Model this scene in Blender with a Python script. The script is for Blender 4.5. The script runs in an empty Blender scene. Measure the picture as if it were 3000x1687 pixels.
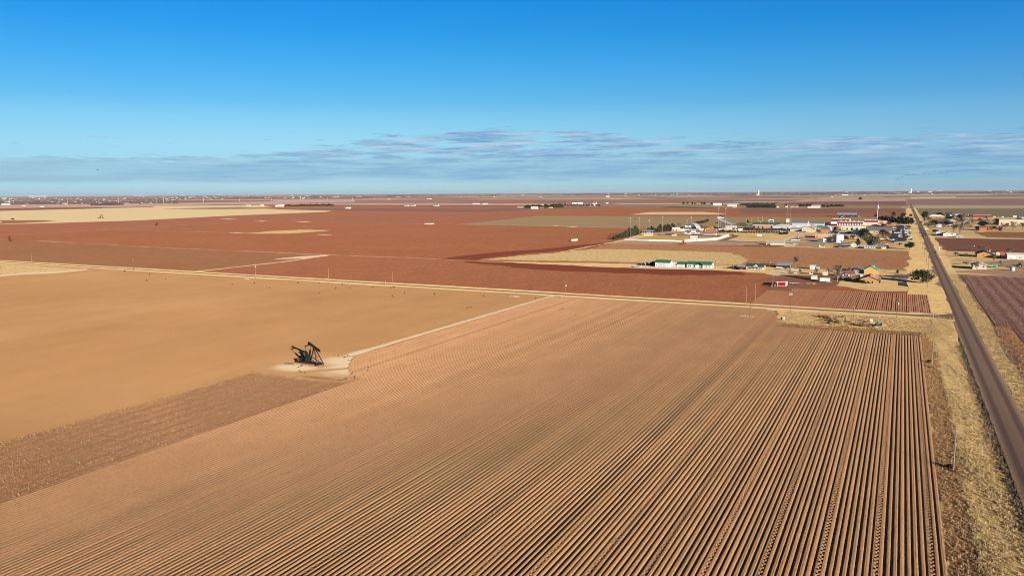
import bpy, math, random
import numpy as np
from mathutils import Vector, Matrix
R=math.radians
random.seed(7); rng=np.random.default_rng(7)
S=bpy.context.scene; COL=S.collection
# ------------------------------------------------------------------ camera geometry (photo pixels on a 3000 x 1687 frame)
F=2240.; H=61.
ROLL=math.atan(19/3000.); YAW=R(27.0); PITCH=math.atan(279.5/2240.)
FW=Vector((-math.sin(YAW)*math.cos(PITCH), math.cos(YAW)*math.cos(PITCH), -math.sin(PITCH)))
_r=Vector((math.cos(YAW), math.sin(YAW),0)); _d=FW.cross(_r)
RT=math.cos(ROLL)*_r+math.sin(ROLL)*_d; DN=-math.sin(ROLL)*_r+math.cos(ROLL)*_d
def P(px,py,z=0.):
    D=F*FW+(px-1500)*RT+(py-843.5)*DN
    t=(z-H)/D.z
    return D.x*t, D.y*t
def mpp(x,y,z=0.):            # metres per photo pixel at a place
    return Vector((x,y,z-H)).dot(FW)/F
def xat(px,Y):                # world x on the line y=Y, z=0 that shows at photo column px
    k=px-1500; q=F*RT-k*FW
    return -(Y*q.y-H*q.z)/q.x
cam=bpy.data.cameras.new('camera'); co=bpy.data.objects.new('camera',cam); COL.objects.link(co)
m=Matrix((RT,-DN,-FW)).transposed().to_4x4(); m.translation=(0,0,H); co.matrix_world=m
cam.sensor_fit='HORIZONTAL'; cam.sensor_width=36; cam.lens=F/3000*36; cam.clip_start=.5; cam.clip_end=120000
S.camera=co
S.view_settings.view_transform='Standard'; S.view_settings.look='None'; S.view_settings.gamma=1; S.view_settings.exposure=EXPO=1.2
S.cycles.filter_width=1.05; S.cycles.max_bounces=6; S.cycles.volume_bounces=1; S.cycles.diffuse_bounces=3
# ------------------------------------------------------------------ light
SUN=Vector((.7926*math.cos(R(12.4)),-.6098*math.cos(R(12.4)),math.sin(R(12.4))))
sl=bpy.data.lights.new('sun','SUN'); so=bpy.data.objects.new('sun',sl); COL.objects.link(so)
sl.energy=5; sl.angle=R(.53); sl.color=(1,.90,.76)
so.rotation_euler=SUN.to_track_quat('Z','Y').to_euler(); so.location=(200,-100,300)
W=bpy.data.worlds.new('World'); S.world=W; W.use_nodes=True
nt=W.node_tree; nt.nodes.clear(); L=nt.links.new
class N:                       # tiny node helper
    def __init__(s,tree): s.t=tree
    def n(s,typ,**kw):
        x=s.t.nodes.new(typ)
        for k,v in kw.items():
            if k=='ins':
                for i,val in v.items():
                    if hasattr(val,'is_output') : s.t.links.new(val,x.inputs[i])
                    else: x.inputs[i].default_value=val
            else: setattr(x,k,v)
        return x
    def math(s,op,a,b=None,c=None,clamp=False):
        x=s.t.nodes.new('ShaderNodeMath'); x.operation=op; x.use_clamp=clamp
        for i,v in enumerate((a,b,c)):
            if v is None: continue
            if hasattr(v,'is_output'): s.t.links.new(v,x.inputs[i])
            else: x.inputs[i].default_value=v
        return x.outputs[0]
    def ramp(s,fac,stops,interp='LINEAR'):
        x=s.t.nodes.new('ShaderNodeValToRGB'); cr=x.color_ramp; cr.interpolation=interp
        while len(cr.elements)<len(stops): cr.elements.new(.5)
        for e,(p,c) in zip(cr.elements,stops):
            e.position=p; e.color=(*c,1) if hasattr(c,'__len__') else (c,c,c,1)
        if fac is not None: s.t.links.new(fac,x.inputs[0])
        return x.outputs[0]
    def mix(s,fac,a,b,blend='MIX'):
        x=s.t.nodes.new('ShaderNodeMix'); x.data_type='RGBA'; x.blend_type=blend; x.clamp_factor=True
        for i,v in ((0,fac),(6,a),(7,b)):
            if hasattr(v,'is_output'): s.t.links.new(v,x.inputs[i])
            else: x.inputs[i].default_value=v if i==0 else (*v,1)
        return x.outputs[2]
    def noise(s,vec,scale,detail=3,rough=.5,dim='3D'):
        x=s.t.nodes.new('ShaderNodeTexNoise'); x.noise_dimensions=dim
        x.inputs['Scale'].default_value=scale; x.inputs['Detail'].default_value=detail; x.inputs['Roughness'].default_value=rough
        if vec is not None: s.t.links.new(vec,x.inputs['Vector'])
        return x.outputs['Fac']
def lin(c):
    return tuple((v/255/12.92 if v/255<=.04045 else ((v/255+.055)/1.055)**2.4) for v in c)
w=N(nt); SKYSTR=.0975
sky=w.n('ShaderNodeTexSky',sky_type='NISHITA',sun_disc=False,sun_elevation=R(12.4),sun_rotation=math.atan2(SUN.x,SUN.y),altitude=1000,air_density=1.0,dust_density=.6,ozone_density=1.6)
tc=w.n('ShaderNodeTexCoord'); sep=w.n('ShaderNodeSeparateXYZ',ins={0:tc.outputs['Generated']})
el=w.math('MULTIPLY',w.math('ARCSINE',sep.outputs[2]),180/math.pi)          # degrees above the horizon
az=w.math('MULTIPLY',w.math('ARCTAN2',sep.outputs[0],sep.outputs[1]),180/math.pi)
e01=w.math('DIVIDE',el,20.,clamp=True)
SKYT=[(0.0303,(.25,.417,.753)),(.1054,(.242,.382,.616)),(.1674,(.2535,.4014,.5834)),(.2045,(.25,.407,.567)),(.2657,(.221,.4025,.55)),(.3264,(.151,.376,.545)),(.446,(.09,.365,.58)),(.5626,(.046,.342,.595)),(.676,(.030,.33,.625)),(.8,(.029,.325,.61)),(1,(.04,.11,.17))]   # pale at the horizon, blue above; last stop dimmed unseen overhead to cut shadow fill
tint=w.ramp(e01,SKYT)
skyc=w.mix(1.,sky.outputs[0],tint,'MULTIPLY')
skyc=w.mix(1.,skyc,w.ramp(w.math('DIVIDE',w.math('ADD',az,62.),70.,clamp=True),[(0,(.93,.95,.98)),(.5,(1,1,1)),(.8,(.98,1.03,1.09)),(1,(.97,1.05,1.2))]),'MULTIPLY')
# thin stratus low over the horizon: a veil with a ragged top, wisps above it, streaks below
def cloud_noise(sa,se,scale,detail,rough,ofs):
    v=w.n('ShaderNodeCombineXYZ',ins={0:w.math('MULTIPLY',az,sa),1:w.math('MULTIPLY',el,se),2:ofs})
    return w.noise(v.outputs[0],scale,detail,rough)
a01=w.math('DIVIDE',w.math('ADD',az,62.),70.,clamp=True)        # 0 at the left edge of view, 1 just beyond the right edge
top=w.math('MULTIPLY',w.ramp(a01,[(0,.255),(.2,.26),(.27,.31),(.36,.42),(.44,.47),(.58,.45),(.70,.35),(.85,.36),(1,.34)],'B_SPLINE'),10.)
n1=cloud_noise(.30,2.2,1.,7,.60,3.1); n2=cloud_noise(.10,1.3,1.,5,.6,9.4); n3=cloud_noise(.30,2.7,1.,7,.63,1.7)
edge=w.math('ADD',w.math('SUBTRACT',top,el),w.math('MULTIPLY',w.math('SUBTRACT',n1,.5),2.6))
mask=w.math('MULTIPLY',w.math('ADD',edge,.0),3.2,clamp=True)
ell=w.math('ADD',el,w.math('MULTIPLY',w.math('SUBTRACT',n2,.5),.5))
low=w.math('MULTIPLY',w.math('SUBTRACT',ell,.66),2.6,clamp=True)
veil=w.math('MULTIPLY_ADD',w.math('SUBTRACT',n2,.5),1.5,.78,clamp=True)             # the even lower sheet
high=w.math('MULTIPLY',w.math('SUBTRACT',el,1.9),1.1,clamp=True)
puff=w.math('MULTIPLY',w.math('SUBTRACT',n3,.40),8.,clamp=True)                       # broken clumps in its upper part
body=w.math('ADD',w.math('MULTIPLY',veil,w.math('SUBTRACT',1.,high)),w.math('MULTIPLY',puff,high))
cm=w.math('MULTIPLY',w.math('MULTIPLY',mask,low),body)
band=w.math('MULTIPLY',w.math('SUBTRACT',4.6,el),2.,clamp=True)
band=w.math('MULTIPLY',band,w.math('MULTIPLY',w.math('SUBTRACT',el,2.4),2.,clamp=True))
wisp=w.math('MULTIPLY',w.math('MULTIPLY',w.math('SUBTRACT',cloud_noise(.5,3.6,1.,5,.55,22.),.60),8.,clamp=True),band)
st=w.math('MULTIPLY',w.math('SUBTRACT',cloud_noise(.05,5.,1.,3,.5,5.2),.53),9.,clamp=True)
st=w.math('MULTIPLY',st,w.math('SUBTRACT',1.,w.math('MULTIPLY',w.math('ABSOLUTE',w.math('SUBTRACT',el,.5)),6.,clamp=True)))
cm=w.math('MAXIMUM',cm,w.math('MAXIMUM',w.math('MULTIPLY',wisp,.8),w.math('MULTIPLY',st,.6)))
shade=w.math('MULTIPLY_ADD',w.math('SUBTRACT',cloud_noise(.22,3.2,1.,6,.62,14.),.5),4.,.34,clamp=True)
CS=1/(SKYSTR*2**EXPO)
dk=w.ramp(a01,[(0,tuple(v*CS for v in lin((150,190,214)))),(.45,tuple(v*CS for v in lin((122,168,210)))),(1,tuple(v*CS for v in lin((128,170,206))))])
lt=w.mix(w.math('MULTIPLY',w.math('SUBTRACT',el,1.8),.8,clamp=True),tuple(v*CS for v in lin((154,198,222))),tuple(v*CS for v in lin((190,214,234))))
cc=w.mix(shade,dk,lt)
skyc=w.mix(w.math('MULTIPLY',cm,.92),skyc,cc)
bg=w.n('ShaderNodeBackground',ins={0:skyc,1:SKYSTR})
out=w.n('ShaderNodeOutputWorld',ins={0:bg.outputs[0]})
# ------------------------------------------------------------------ helpers
KW=2.15
def _alb(c,K): return tuple(min(.8,v/k) for v,k in zip(lin(c),K))
def G(*c): return _alb(c,(2.66,2.48,2.2))        # albedo of rough level ground that shows as c: seen with the low sun behind the camera
def G2(*c): return _alb(c,(2.0,1.92,1.8))      # the same toward the right, farther from the antisolar direction
def G3(*c): return _alb(c,(1.65,1.6,1.5))        # and close by on the right
def GR(*c): return _alb(c,(1.33,1.31,1.23))      # bedded rows
def V(*c): return tuple(min(.82,v/KW) for v in lin(c))     # albedo of an upright, sun facing surface that shows as c
def Rf(*c): return tuple(min(.8,v/1.25) for v in lin(c))    # albedo of a sloping roof
MATS={}
def pm(name,c,rough=.7,var=.12,scale=2.,metal=0,spec=.3):
    key=(name,tuple(round(x,4) for x in c))
    if key in MATS: return MATS[key]
    m=bpy.data.materials.new(name); m.use_nodes=True; k=N(m.node_tree); b=m.node_tree.nodes['Principled BSDF']
    b.inputs['Roughness'].default_value=rough; b.inputs['Metallic'].default_value=metal; b.inputs['Specular IOR Level'].default_value=spec
    t=k.n('ShaderNodeTexCoord'); n=k.noise(t.outputs['Object'],scale,4,.6)
    c0=tuple(v*(1-var) for v in c); c1=tuple(min(1,v*(1+var)) for v in c)
    L2=m.node_tree.links.new; L2(k.ramp(n,[(.3,c0),(.7,c1)]),b.inputs['Base Color'])
    MATS[key]=m; return m
def soil(name,c,c2=None,big=.12,mid=.12,fine=.25,bs=1/130,ms=1/9,fs=1.6,stretch=(1,.25,1),specks=None,bump=0,patch=None,lines=None,masks=()):
    """bare ground: broad tone drift, streaks along the rows, clods; specks=(rgb,density,cell) scatters lint or stubble bits"""
    m=bpy.data.materials.new(name); m.use_nodes=True; k=N(m.node_tree); b=m.node_tree.nodes['Principled BSDF']
    b.inputs['Roughness'].default_value=.95; b.inputs['Diffuse Roughness'].default_value=.7; b.inputs['Specular IOR Level'].default_value=.05
    t=k.n('ShaderNodeTexCoord'); o=t.outputs['Object']
    mp=k.n('ShaderNodeMapping',ins={0:o}); mp.inputs['Scale'].default_value=stretch
    c2=c2 or tuple(v*.72 for v in c)
    nb=k.noise(o,bs,4,.55); nm=k.noise(mp.outputs[0],ms,4,.6); nf=k.noise(mp.outputs[0],fs,3,.6)
    col=k.mix(k.math('MULTIPLY_ADD',k.math('SUBTRACT',nb,.5),6*big,.35,clamp=True),c,c2)
    def lum(col,n,a):
        f=k.math('MULTIPLY_ADD',k.math('SUBTRACT',n,.5),a*4,1.)
        return k.mix(1.,col,k.n('ShaderNodeCombineColor',ins={0:f,1:f,2:f}).outputs[0],'MULTIPLY')
    col=lum(col,nm,mid); col=lum(col,nf,fine)
    if lines:                                   # (period m, axis, depth): crop rows too far off to be modelled
        s=k.n('ShaderNodeSeparateXYZ',ins={0:o})
        q=k.math('SINE',k.math('MULTIPLY_ADD',s.outputs[lines[1]],2*math.pi/lines[0],k.math('MULTIPLY',nm,2.5)))
        f=k.math('MULTIPLY_ADD',q,lines[2],1.)
        col=k.mix(1.,col,k.n('ShaderNodeCombineColor',ins={0:f,1:f,2:f}).outputs[0],'MULTIPLY')
    if patch:                                   # (rgb, threshold, scale): worn or trampled patches
        pn=k.noise(o,patch[2],5,.62)
        col=k.mix(k.math('MULTIPLY',k.math('SUBTRACT',pn,patch[1]),7.,clamp=True),col,patch[0])
    for rgb,els,soft,nsc in masks:              # stains with a shape of their own: ellipses (x,y,rx,ry,angle) with a crumbled rim
        s=k.n('ShaderNodeSeparateXYZ',ins={0:o}); tot=None; pn=k.noise(o,nsc,6,.66)
        for (x,y,rx,ry,an) in els:
            dx=k.math('SUBTRACT',s.outputs[0],x); dy=k.math('SUBTRACT',s.outputs[1],y); ca,sa=math.cos(an),math.sin(an)
            u=k.math('ADD',k.math('MULTIPLY',dx,ca/rx),k.math('MULTIPLY',dy,sa/rx)); v=k.math('ADD',k.math('MULTIPLY',dx,-sa/ry),k.math('MULTIPLY',dy,ca/ry))
            d=k.math('SUBTRACT',1.,k.math('SQRT',k.math('ADD',k.math('MULTIPLY',u,u),k.math('MULTIPLY',v,v))))
            tot=d if tot is None else k.math('MAXIMUM',tot,d)
        f=k.math('MULTIPLY_ADD',k.math('ADD',tot,k.math('MULTIPLY',k.math('SUBTRACT',pn,.5),.75)),soft,.3,clamp=True)
        col=k.mix(f,col,rgb)
    if specks:
        for sp in (specks if isinstance(specks,list) else [specks]):
            vo=k.n('ShaderNodeTexVoronoi',ins={0:o}); vo.inputs['Scale'].default_value=1/sp[2]
            on=k.math('MULTIPLY',k.math('LESS_THAN',vo.outputs['Distance'],sp[3] if len(sp)>3 else .33),k.math('LESS_THAN',k.n('ShaderNodeSeparateColor',ins={0:vo.outputs['Color']}).outputs[0],k.math('MULTIPLY',k.math('MULTIPLY_ADD',k.math('SUBTRACT',nb,.5),3.,1.),sp[1])))
            col=k.mix(on,col,sp[0])
    m.node_tree.links.new(col,b.inputs['Base Color'])
    if bump:
        bp=k.n('ShaderNodeBump',ins={'Height':nf,'Strength':1.,'Distance':bump}); m.node_tree.links.new(bp.outputs[0],b.inputs['Normal'])
    return m
class MB:
    def __init__(s): s.v=[]; s.f=[]
    def add(s,v,f):
        k=len(s.v); s.v+=[tuple(p) for p in v]; s.f+=[tuple(i+k for i in q) for q in f]; return s
    def box(s,x0,x1,y0,y1,z0,z1):
        return s.add([(x0,y0,z0),(x1,y0,z0),(x1,y1,z0),(x0,y1,z0),(x0,y0,z1),(x1,y0,z1),(x1,y1,z1),(x0,y1,z1)],[(3,2,1,0),(4,5,6,7),(0,1,5,4),(1,2,6,5),(2,3,7,6),(3,0,4,7)])
    def prism(s,prof,a0,a1,axis='y'):     # prof: (u,z) outline, pushed along axis
        n=len(prof)
        mk=(lambda u,z,a:(u,a,z)) if axis=='y' else (lambda u,z,a:(a,u,z))
        v=[mk(u,z,a0) for u,z in prof]+[mk(u,z,a1) for u,z in prof]
        return s.add(v,[tuple(range(n)),tuple(range(2*n-1,n-1,-1))]+[(i+n,(i+1)%n+n,(i+1)%n,i) for i in range(n)])
    def tube(s,p,q,r0,r1=None,n=6):
        r1=r0 if r1 is None else r1; p=Vector(p); q=Vector(q); d=(q-p).normalized()
        a=d.orthogonal().normalized(); b=d.cross(a)
        v=[p+r0*(math.cos(t)*a+math.sin(t)*b) for t in [2*math.pi*i/n for i in range(n)]]+[q+r1*(math.cos(t)*a+math.sin(t)*b) for t in [2*math.pi*i/n for i in range(n)]]
        return s.add(v,[tuple(range(n-1,-1,-1)),tuple(range(n,2*n))]+[(i,(i+1)%n,(i+1)%n+n,i+n) for i in range(n)])
    def beam(s,p,q,w,h):                  # rectangular bar from p to q
        p=Vector(p); q=Vector(q); d=(q-p).normalized(); up=Vector((0,0,1)) if abs(d.z)<.95 else Vector((1,0,0))
        a=d.cross(up).normalized(); b=a.cross(d); a=a*w/2; b=b*h/2
        return s.add([p-a-b,p+a-b,p+a+b,p-a+b,q-a-b,q+a-b,q+a+b,q-a+b],[(3,2,1,0),(4,5,6,7),(0,1,5,4),(1,2,6,5),(2,3,7,6),(3,0,4,7)])
    def lathe(s,prof,n=20,cx=0,cy=0):
        k=len(prof); v=[(cx+r*math.cos(2*math.pi*i/n),cy+r*math.sin(2*math.pi*i/n),z) for i in range(n) for r,z in prof]
        f=[(i*k+j,((i+1)%n)*k+j,((i+1)%n)*k+j+1,i*k+j+1) for i in range(n) for j in range(k-1)]
        return s.add(v,f)
def mesh(name,v,f,mat):
    me=bpy.data.meshes.new(name); me.from_pydata(v,[],f); me.update()
    if mat: me.materials.append(mat)
    return me
def link(name,me,parent=None,loc=(0,0,0),rotz=0):
    o=bpy.data.objects.new(name,me); COL.objects.link(o); o.location=loc; o.rotation_euler.z=rotz
    if parent: o.parent=parent
    return o
def obj(name,mb,mat,parent=None,loc=(0,0,0),rotz=0,smooth=False):
    me=mesh(name,mb.v,mb.f,mat)
    if smooth: me.polygons.foreach_set('use_smooth',[True]*len(me.polygons))
    return link(name,me,parent,loc,rotz)
def tag(o,label,cat,group=None,kind=None):
    if label: o['label']=label
    if cat: o['category']=cat
    if group: o['group']=group
    if kind: o['kind']=kind
    return o
def thing(name,label,cat,loc=(0,0,0),rotz=0,group=None):
    o=bpy.data.objects.new(name,None); COL.objects.link(o); o.location=loc; o.rotation_euler.z=rotz; o.empty_display_size=.5
    return tag(o,label,cat,group)
def dup(src,loc,rotz=0,label=None,group=None,scale=None):
    def rec(o,par):
        c=o.copy(); COL.objects.link(c)
        if par: c.parent=par
        for ch in o.children: rec(ch,c)
        return c
    c=rec(src,None); c.location=loc; c.rotation_euler.z=rotz
    if scale: c.scale=scale if hasattr(scale,'__len__') else (scale,)*3
    if label: c['label']=label
    if group: c['group']=group
    return c
ORD=['first','second','third','fourth','fifth','sixth','seventh','eighth','ninth','tenth','eleventh','twelfth','thirteenth','fourteenth','fifteenth','sixteenth','seventeenth','eighteenth','nineteenth','twentieth','twenty-first','twenty-second','twenty-third','twenty-fourth','twenty-fifth','twenty-sixth','twenty-seventh','twenty-eighth','twenty-ninth','thirtieth']
# ------------------------------------------------------------------ ground sheets
SHEETS=[]
def sheet(name,pts,mat,jit=.0,step=6.,px=True,z=None):
    """a field, lane or yard lying on the ground; outline given on the photo (px) or in metres; ragged by jit metres"""
    p=[P(*q) for q in pts] if px else list(pts)
    out=[]
    for i,(x,y) in enumerate(p):
        x2,y2=p[(i+1)%len(p)]; d=math.hypot(x2-x,y2-y); n=max(1,min(160,int(d/step))) if jit else 1
        nx,ny=-(y2-y)/max(d,1e-6),(x2-x)/max(d,1e-6); a=0
        for j in range(n):
            t=j/n; a=.55*a+random.gauss(0,1)*jit if j else 0
            out.append((x+(x2-x)*t+nx*a,y+(y2-y)*t+ny*a))
    bb=(min(a for a,_ in out),max(a for a,_ in out),min(b for _,b in out),max(b for _,b in out))
    if z is None: z=.004+max([s[4] for s in SHEETS if s[0]<bb[1] and s[1]>bb[0] and s[2]<bb[3] and s[3]>bb[2]],default=0)
    SHEETS.append((*bb,z))
    o=link(name,mesh(name,[(x,y,z) for x,y in out],[tuple(range(len(out)))],mat)); o['kind']='structure'
    return o
def strip(name,pts,width,mat,jit=0,step=5.,px=True):
    p=[Vector(P(*q)) if px else Vector(q) for q in pts]; l=[];r=[]
    for i,q in enumerate(p):
        d=(p[min(i+1,len(p)-1)]-p[max(i-1,0)]).normalized(); n=Vector((-d.y,d.x))*width/2
        l.append(q+n); r.append(q-n)
    return sheet(name,[tuple(a) for a in l+r[::-1]],mat,jit,step,px=False)
# ---- soils
M_red=soil('red_soil',G(181,112,70),G(158,94,58),big=.16,mid=.10,fine=.14,fs=.3,specks=(G(205,165,150),.02,3.))
M_redL=soil('red_soil_light',G(178,110,76),G(162,100,68),big=.16,mid=.09,fine=.12,fs=.25)
M_redD=soil('red_soil_dark',G(132,64,40),G(144,76,50),mid=.05,fine=.06)
M_mar=soil('maroon_soil',G(152,104,84),G(136,90,74),mid=.05,fine=.05)
M_brn=soil('brown_soil',G(170,116,74),G(156,102,66),big=.16,mid=.1,fine=.16,fs=.4)
M_brn2=soil('brown_stubble_soil',G2(160,110,76),G2(168,120,80),mid=.08,fine=.16,fs=.35,specks=(G2(195,158,110),.10,2.4))
M_mid=soil('ploughed_red_soil',G(178,112,72),G(160,95,61),big=.16,mid=.12,fine=.2,fs=.5,specks=[(G(225,195,185),.035,1.6,.28)])
M_straw=soil('straw_field',G(232,202,148),G(224,190,136),big=.05,mid=.04,fine=.05)
M_stub=soil('stubble_field',G(226,188,126),G(214,176,116),mid=.08,fine=.3,fs=.28,stretch=(1,.8,1),specks=(G(150,112,74),.22,2.2,.3))
M_grass=soil('dry_grass',G2(218,182,126),G2(194,156,104),big=.3,mid=.14,fine=.2,fs=.5,stretch=(1,1,1),patch=(G2(180,142,98),.56,1/14))
M_lawn=soil('dry_lawn',G2(214,178,122),G2(186,150,100),big=.3,mid=.16,fine=.16,fs=.2,stretch=(.4,1,1),patch=(G2(172,138,98),.58,1/45))
M_tan=soil('tan_pasture',G(172,140,98),G(158,130,88),mid=.05,fine=.06,stretch=(.3,1,1))
M_grn=soil('winter_wheat',G(72,92,66),G(84,100,70),mid=.05,fine=.05)
M_olive=soil('olive_field',G2(132,114,86),G2(122,104,78),mid=.05,fine=.05)
M_pink=soil('fallow_soil',G(206,164,138),G(194,150,124),mid=.04,fine=.04)
M_purp=soil('far_plough_soil',G(166,128,108),G(150,114,98),mid=.04,fine=.04)
M_pale=soil('pale_fallow_soil',G(206,176,140),G(196,164,130),mid=.05,fine=.05)
M_dirt=soil('dirt_yard',G2(176,140,112),G2(156,120,94),mid=.1,fine=.12,stretch=(1,1,1),patch=(G2(132,98,76),.55,1/12))
M_cal=soil('caliche',G(240,210,168),G(226,190,146),mid=.07,fine=.06,stretch=(1,1,1),patch=(G(208,158,112),.57,1/7))
M_lane=soil('caliche_lane',G(238,204,164),G(226,188,146),mid=.06,fine=.06,stretch=(1,1,1),patch=(G(206,160,118),.6,1/3))
M_turn=soil('turnrow_soil',G(204,160,130),G(186,138,108),mid=.12,fine=.1,stretch=(.3,1,1),specks=(G(230,214,206),.12,2.5))
M_road=soil('asphalt',G3(122,98,82),G3(106,86,75),mid=.09,fine=.06,fs=3.,stretch=(1,.06,1))
M_road2=soil('worn_asphalt',G2(122,98,80),G2(110,88,74),mid=.05,fine=.06,stretch=(.06,1,1))
M_lot=soil('parking_asphalt',G2(66,60,66),G2(78,70,72),mid=.06,fine=.06)
M_conc=soil('concrete_ground',G2(206,184,160),G2(190,168,146),mid=.05,fine=.05)
M_verge=soil('verge_grass',G3(216,182,122),G3(196,160,104),mid=.14,fine=.22,fs=1.1,stretch=(1,.35,1),patch=(G3(168,126,84),.55,1/6))
M_vbrn=soil('verge_soil',G3(158,112,74),G3(176,130,84),mid=.14,fine=.25,fs=1.4,stretch=(1,.3,1),patch=(G3(196,156,100),.57,1/5))
PADM=[(G(212,164,114),[(-178,209,25,21,0)],1.5,1/6),(G(238,206,162),[(-171,210,9.5,12.5,.3),(-188.5,201,9,5.5,.1),(-180,218,9,8,.4),(-184.5,232,3,9,0)],1.5,1/3.2),(G(206,152,104),[(-178,201,19,1.9,.80),(-170,213,8,1.3,1.2),(-186,207,6.5,2.2,0)],1.6,1/2.2),(G(176,128,84),[(-171,193,9,1.6,.05),(-158,205,1.6,8,.35)],1.4,1/1.2)]
M_smooth=soil('blown_sand',G(193,140,88),G(213,160,106),big=.36,lines=(2.06,0,.035),mid=.06,fine=.05,bs=1/85,ms=1/14,fs=.9,stretch=(1,.12,1),masks=PADM)
M_ridge=soil('ridge_soil',GR(166,126,89),GR(148,110,79),big=.2,mid=.09,fine=.22,fs=3.2,stretch=(1,.5,1),bump=.015)
M_stalkg=soil('stalk_ground',G(192,136,92),G(172,118,80),mid=.1,fine=.2,fs=1.2,stretch=(1,.15,1))
M_cotton=soil('picked_cotton_soil',G3(172,122,102),G3(150,104,88),mid=.1,fine=.2,fs=1.,stretch=(1,.2,1),lines=(6.2,0,.26),specks=[(G3(235,220,222),.30,.9,.34)])
# ---- the plain
sheet('ground',[(-46000,-1500),(30000,-1500),(30000,46000),(-46000,46000)],M_purp,px=False,z=0)
sheet('red_field',[(-3300,424),(21,424),(21,3000),(-3300,3000)],M_red,px=False)
# far patchwork of sections, 2.9 km and beyond
pal=[M_purp,M_mar,M_pink,M_pale,M_purp,M_red,M_olive,M_pink,M_purp,M_mar,M_straw]
_y=2890.
while _y<24000:
    hgt=random.choice([200,400,400,800])*(1 if _y<9000 else 2); _x=-_y*1.9-1500
    while _x<_y*.16+900:
        wd=random.choice([400,800,800,1600])*(1 if _y<7000 else 2)
        if random.random()<.72:
            sheet('far_field',[(_x,_y),(_x+wd*.985,_y),(_x+wd*.985,_y+hgt*.96),(_x,_y+hgt*.96)],random.choice(pal),px=False)
        _x+=wd
    _y+=hgt
# west: yellow grass, strips
sheet('pale_field',[(0,598),(300,588),(700,584),(1040,584),(1040,592),(700,598),(350,607),(0,611)],M_pink)
sheet('maroon_field',[(0,592),(480,588),(800,587),(800,590),(480,595),(0,600)],M_mar)
sheet('maroon_field',[(0,611),(150,608),(300,606.5),(300,611),(0,618)],M_mar)
sheet('straw_field',[(0,618),(300,611),(450,607),(800,612),(972,617),(958,621),(700,631),(420,645),(0,664)],M_straw,.0)
sheet('pale_field',[(450,604),(760,601),(800,606),(640,612),(450,607)],M_straw)
sheet('olive_field',[(470,612),(700,606),(820,611),(640,614)],M_tan)
sheet('brown_field',[(0,645),(130,645),(170,648),(60,654),(0,656)],M_brn,1.5,12)
sheet('red_field',[(0,657),(110,655),(420,645.5),(700,632),(965,622),(1040,619),(1400,623),(1590,633),(1380,654),(1280,657),(900,649),(620,646),(300,672),(0,684)],M_redL)
sheet('maroon_field',[(770,613),(1000,610),(1400,612),(1700,607),(1850,612),(1560,619),(1400,622),(1000,618)],M_mar)
sheet('red_field',[(1400,624),(1560,616),(1700,611),(2640,613),(2640,620),(1900,634),(1590,632)],M_red)
sheet('straw_field',[(1846,629),(1900,621.5),(2060,621),(2128,626),(2100,629)],M_straw)
sheet('maroon_field',[(2150,612),(2648,612),(2652,624),(2180,626)],M_mar)
sheet('winter_wheat',[(1925,608),(1990,603.5),(2120,603),(2170,607),(2060,610)],M_grn)
sheet('pale_field',[(1880,601.5),(2400,599.5),(2640,603),(2640,610),(2170,610),(1950,604)],M_tan)
sheet('olive_field',[(2668,611.5),(3000,612),(3060,645),(2690,632)],M_olive)
sheet('pale_field',[(2660,601),(3060,601.5),(3060,611),(2662,611)],M_pale)
sheet('maroon_field',[(2660,584),(3060,586),(3060,600.5),(2660,600.5)],M_purp)
sheet('maroon_field',[(2270,592),(2655,590),(2655,601),(2270,600)],M_mar)
strip('dirt_lane',[(2275,597),(2350,587),(2470,575)],26,M_pale)
sheet('pale_field',[(2350,586),(2655,583),(2655,589),(2320,591)],M_pale)
sheet('pale_field',[(2670,577),(2800,576),(2800,581),(2670,583)],M_straw)
sheet('tan_pasture',[(1342,657),(1400,652),(1580,632.5),(1900,634),(2440,637),(2680,634),(2690,652),(2400,668),(1850,668.5),(1400,659.5)],M_tan,2.,25)
strip('dirt_lane',[(1320,657),(1600,661),(1860,668)],5,M_turn,1,14)
strip('dirt_lane',[(1835,650),(1900,650.5),(1990,651)],5,M_pale)
strip('dirt_lane',[(0,688),(170,681),(350,670),(450,663),(700,652),(830,647)],5,M_turn,.7,12)
strip('dirt_lane',[(300,671),(500,677),(700,682)],3,M_turn,.8,14)
strip('dirt_lane',[(860,645),(980,650),(1240,656),(1320,657)],6,M_turn,1.2,14)
strip('dirt_lane',[(900,618),(1130,621),(1400,624),(1560,617),(1640,612),(1800,610)],9,M_turn)
sheet('straw_field',[(700,684),(745,682),(790,677),(880,673),(972,674.5),(930,679),(850,684.5),(760,685)],M_stub,1.5,10)
for x0,x1,y0 in ((640,700,642),(745,790,648),(865,915,650),(668,720,682),(925,975,688),(1616,1640,661),(1660,1695,665)):
    sheet('bare_patch',[(x0,y0),((x0+x1)/2,y0-1.1),(x1,y0),((x0+x1)/2,y0+1.2)],M_cal,1.2,8)
sheet('dark_field_edge',[(1240,766),(1420,742),(1600,728),(1760,712),(1790,716),(1700,731),(1560,741),(1420,757),(1380,765)],M_redD,1.2,8)
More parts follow.
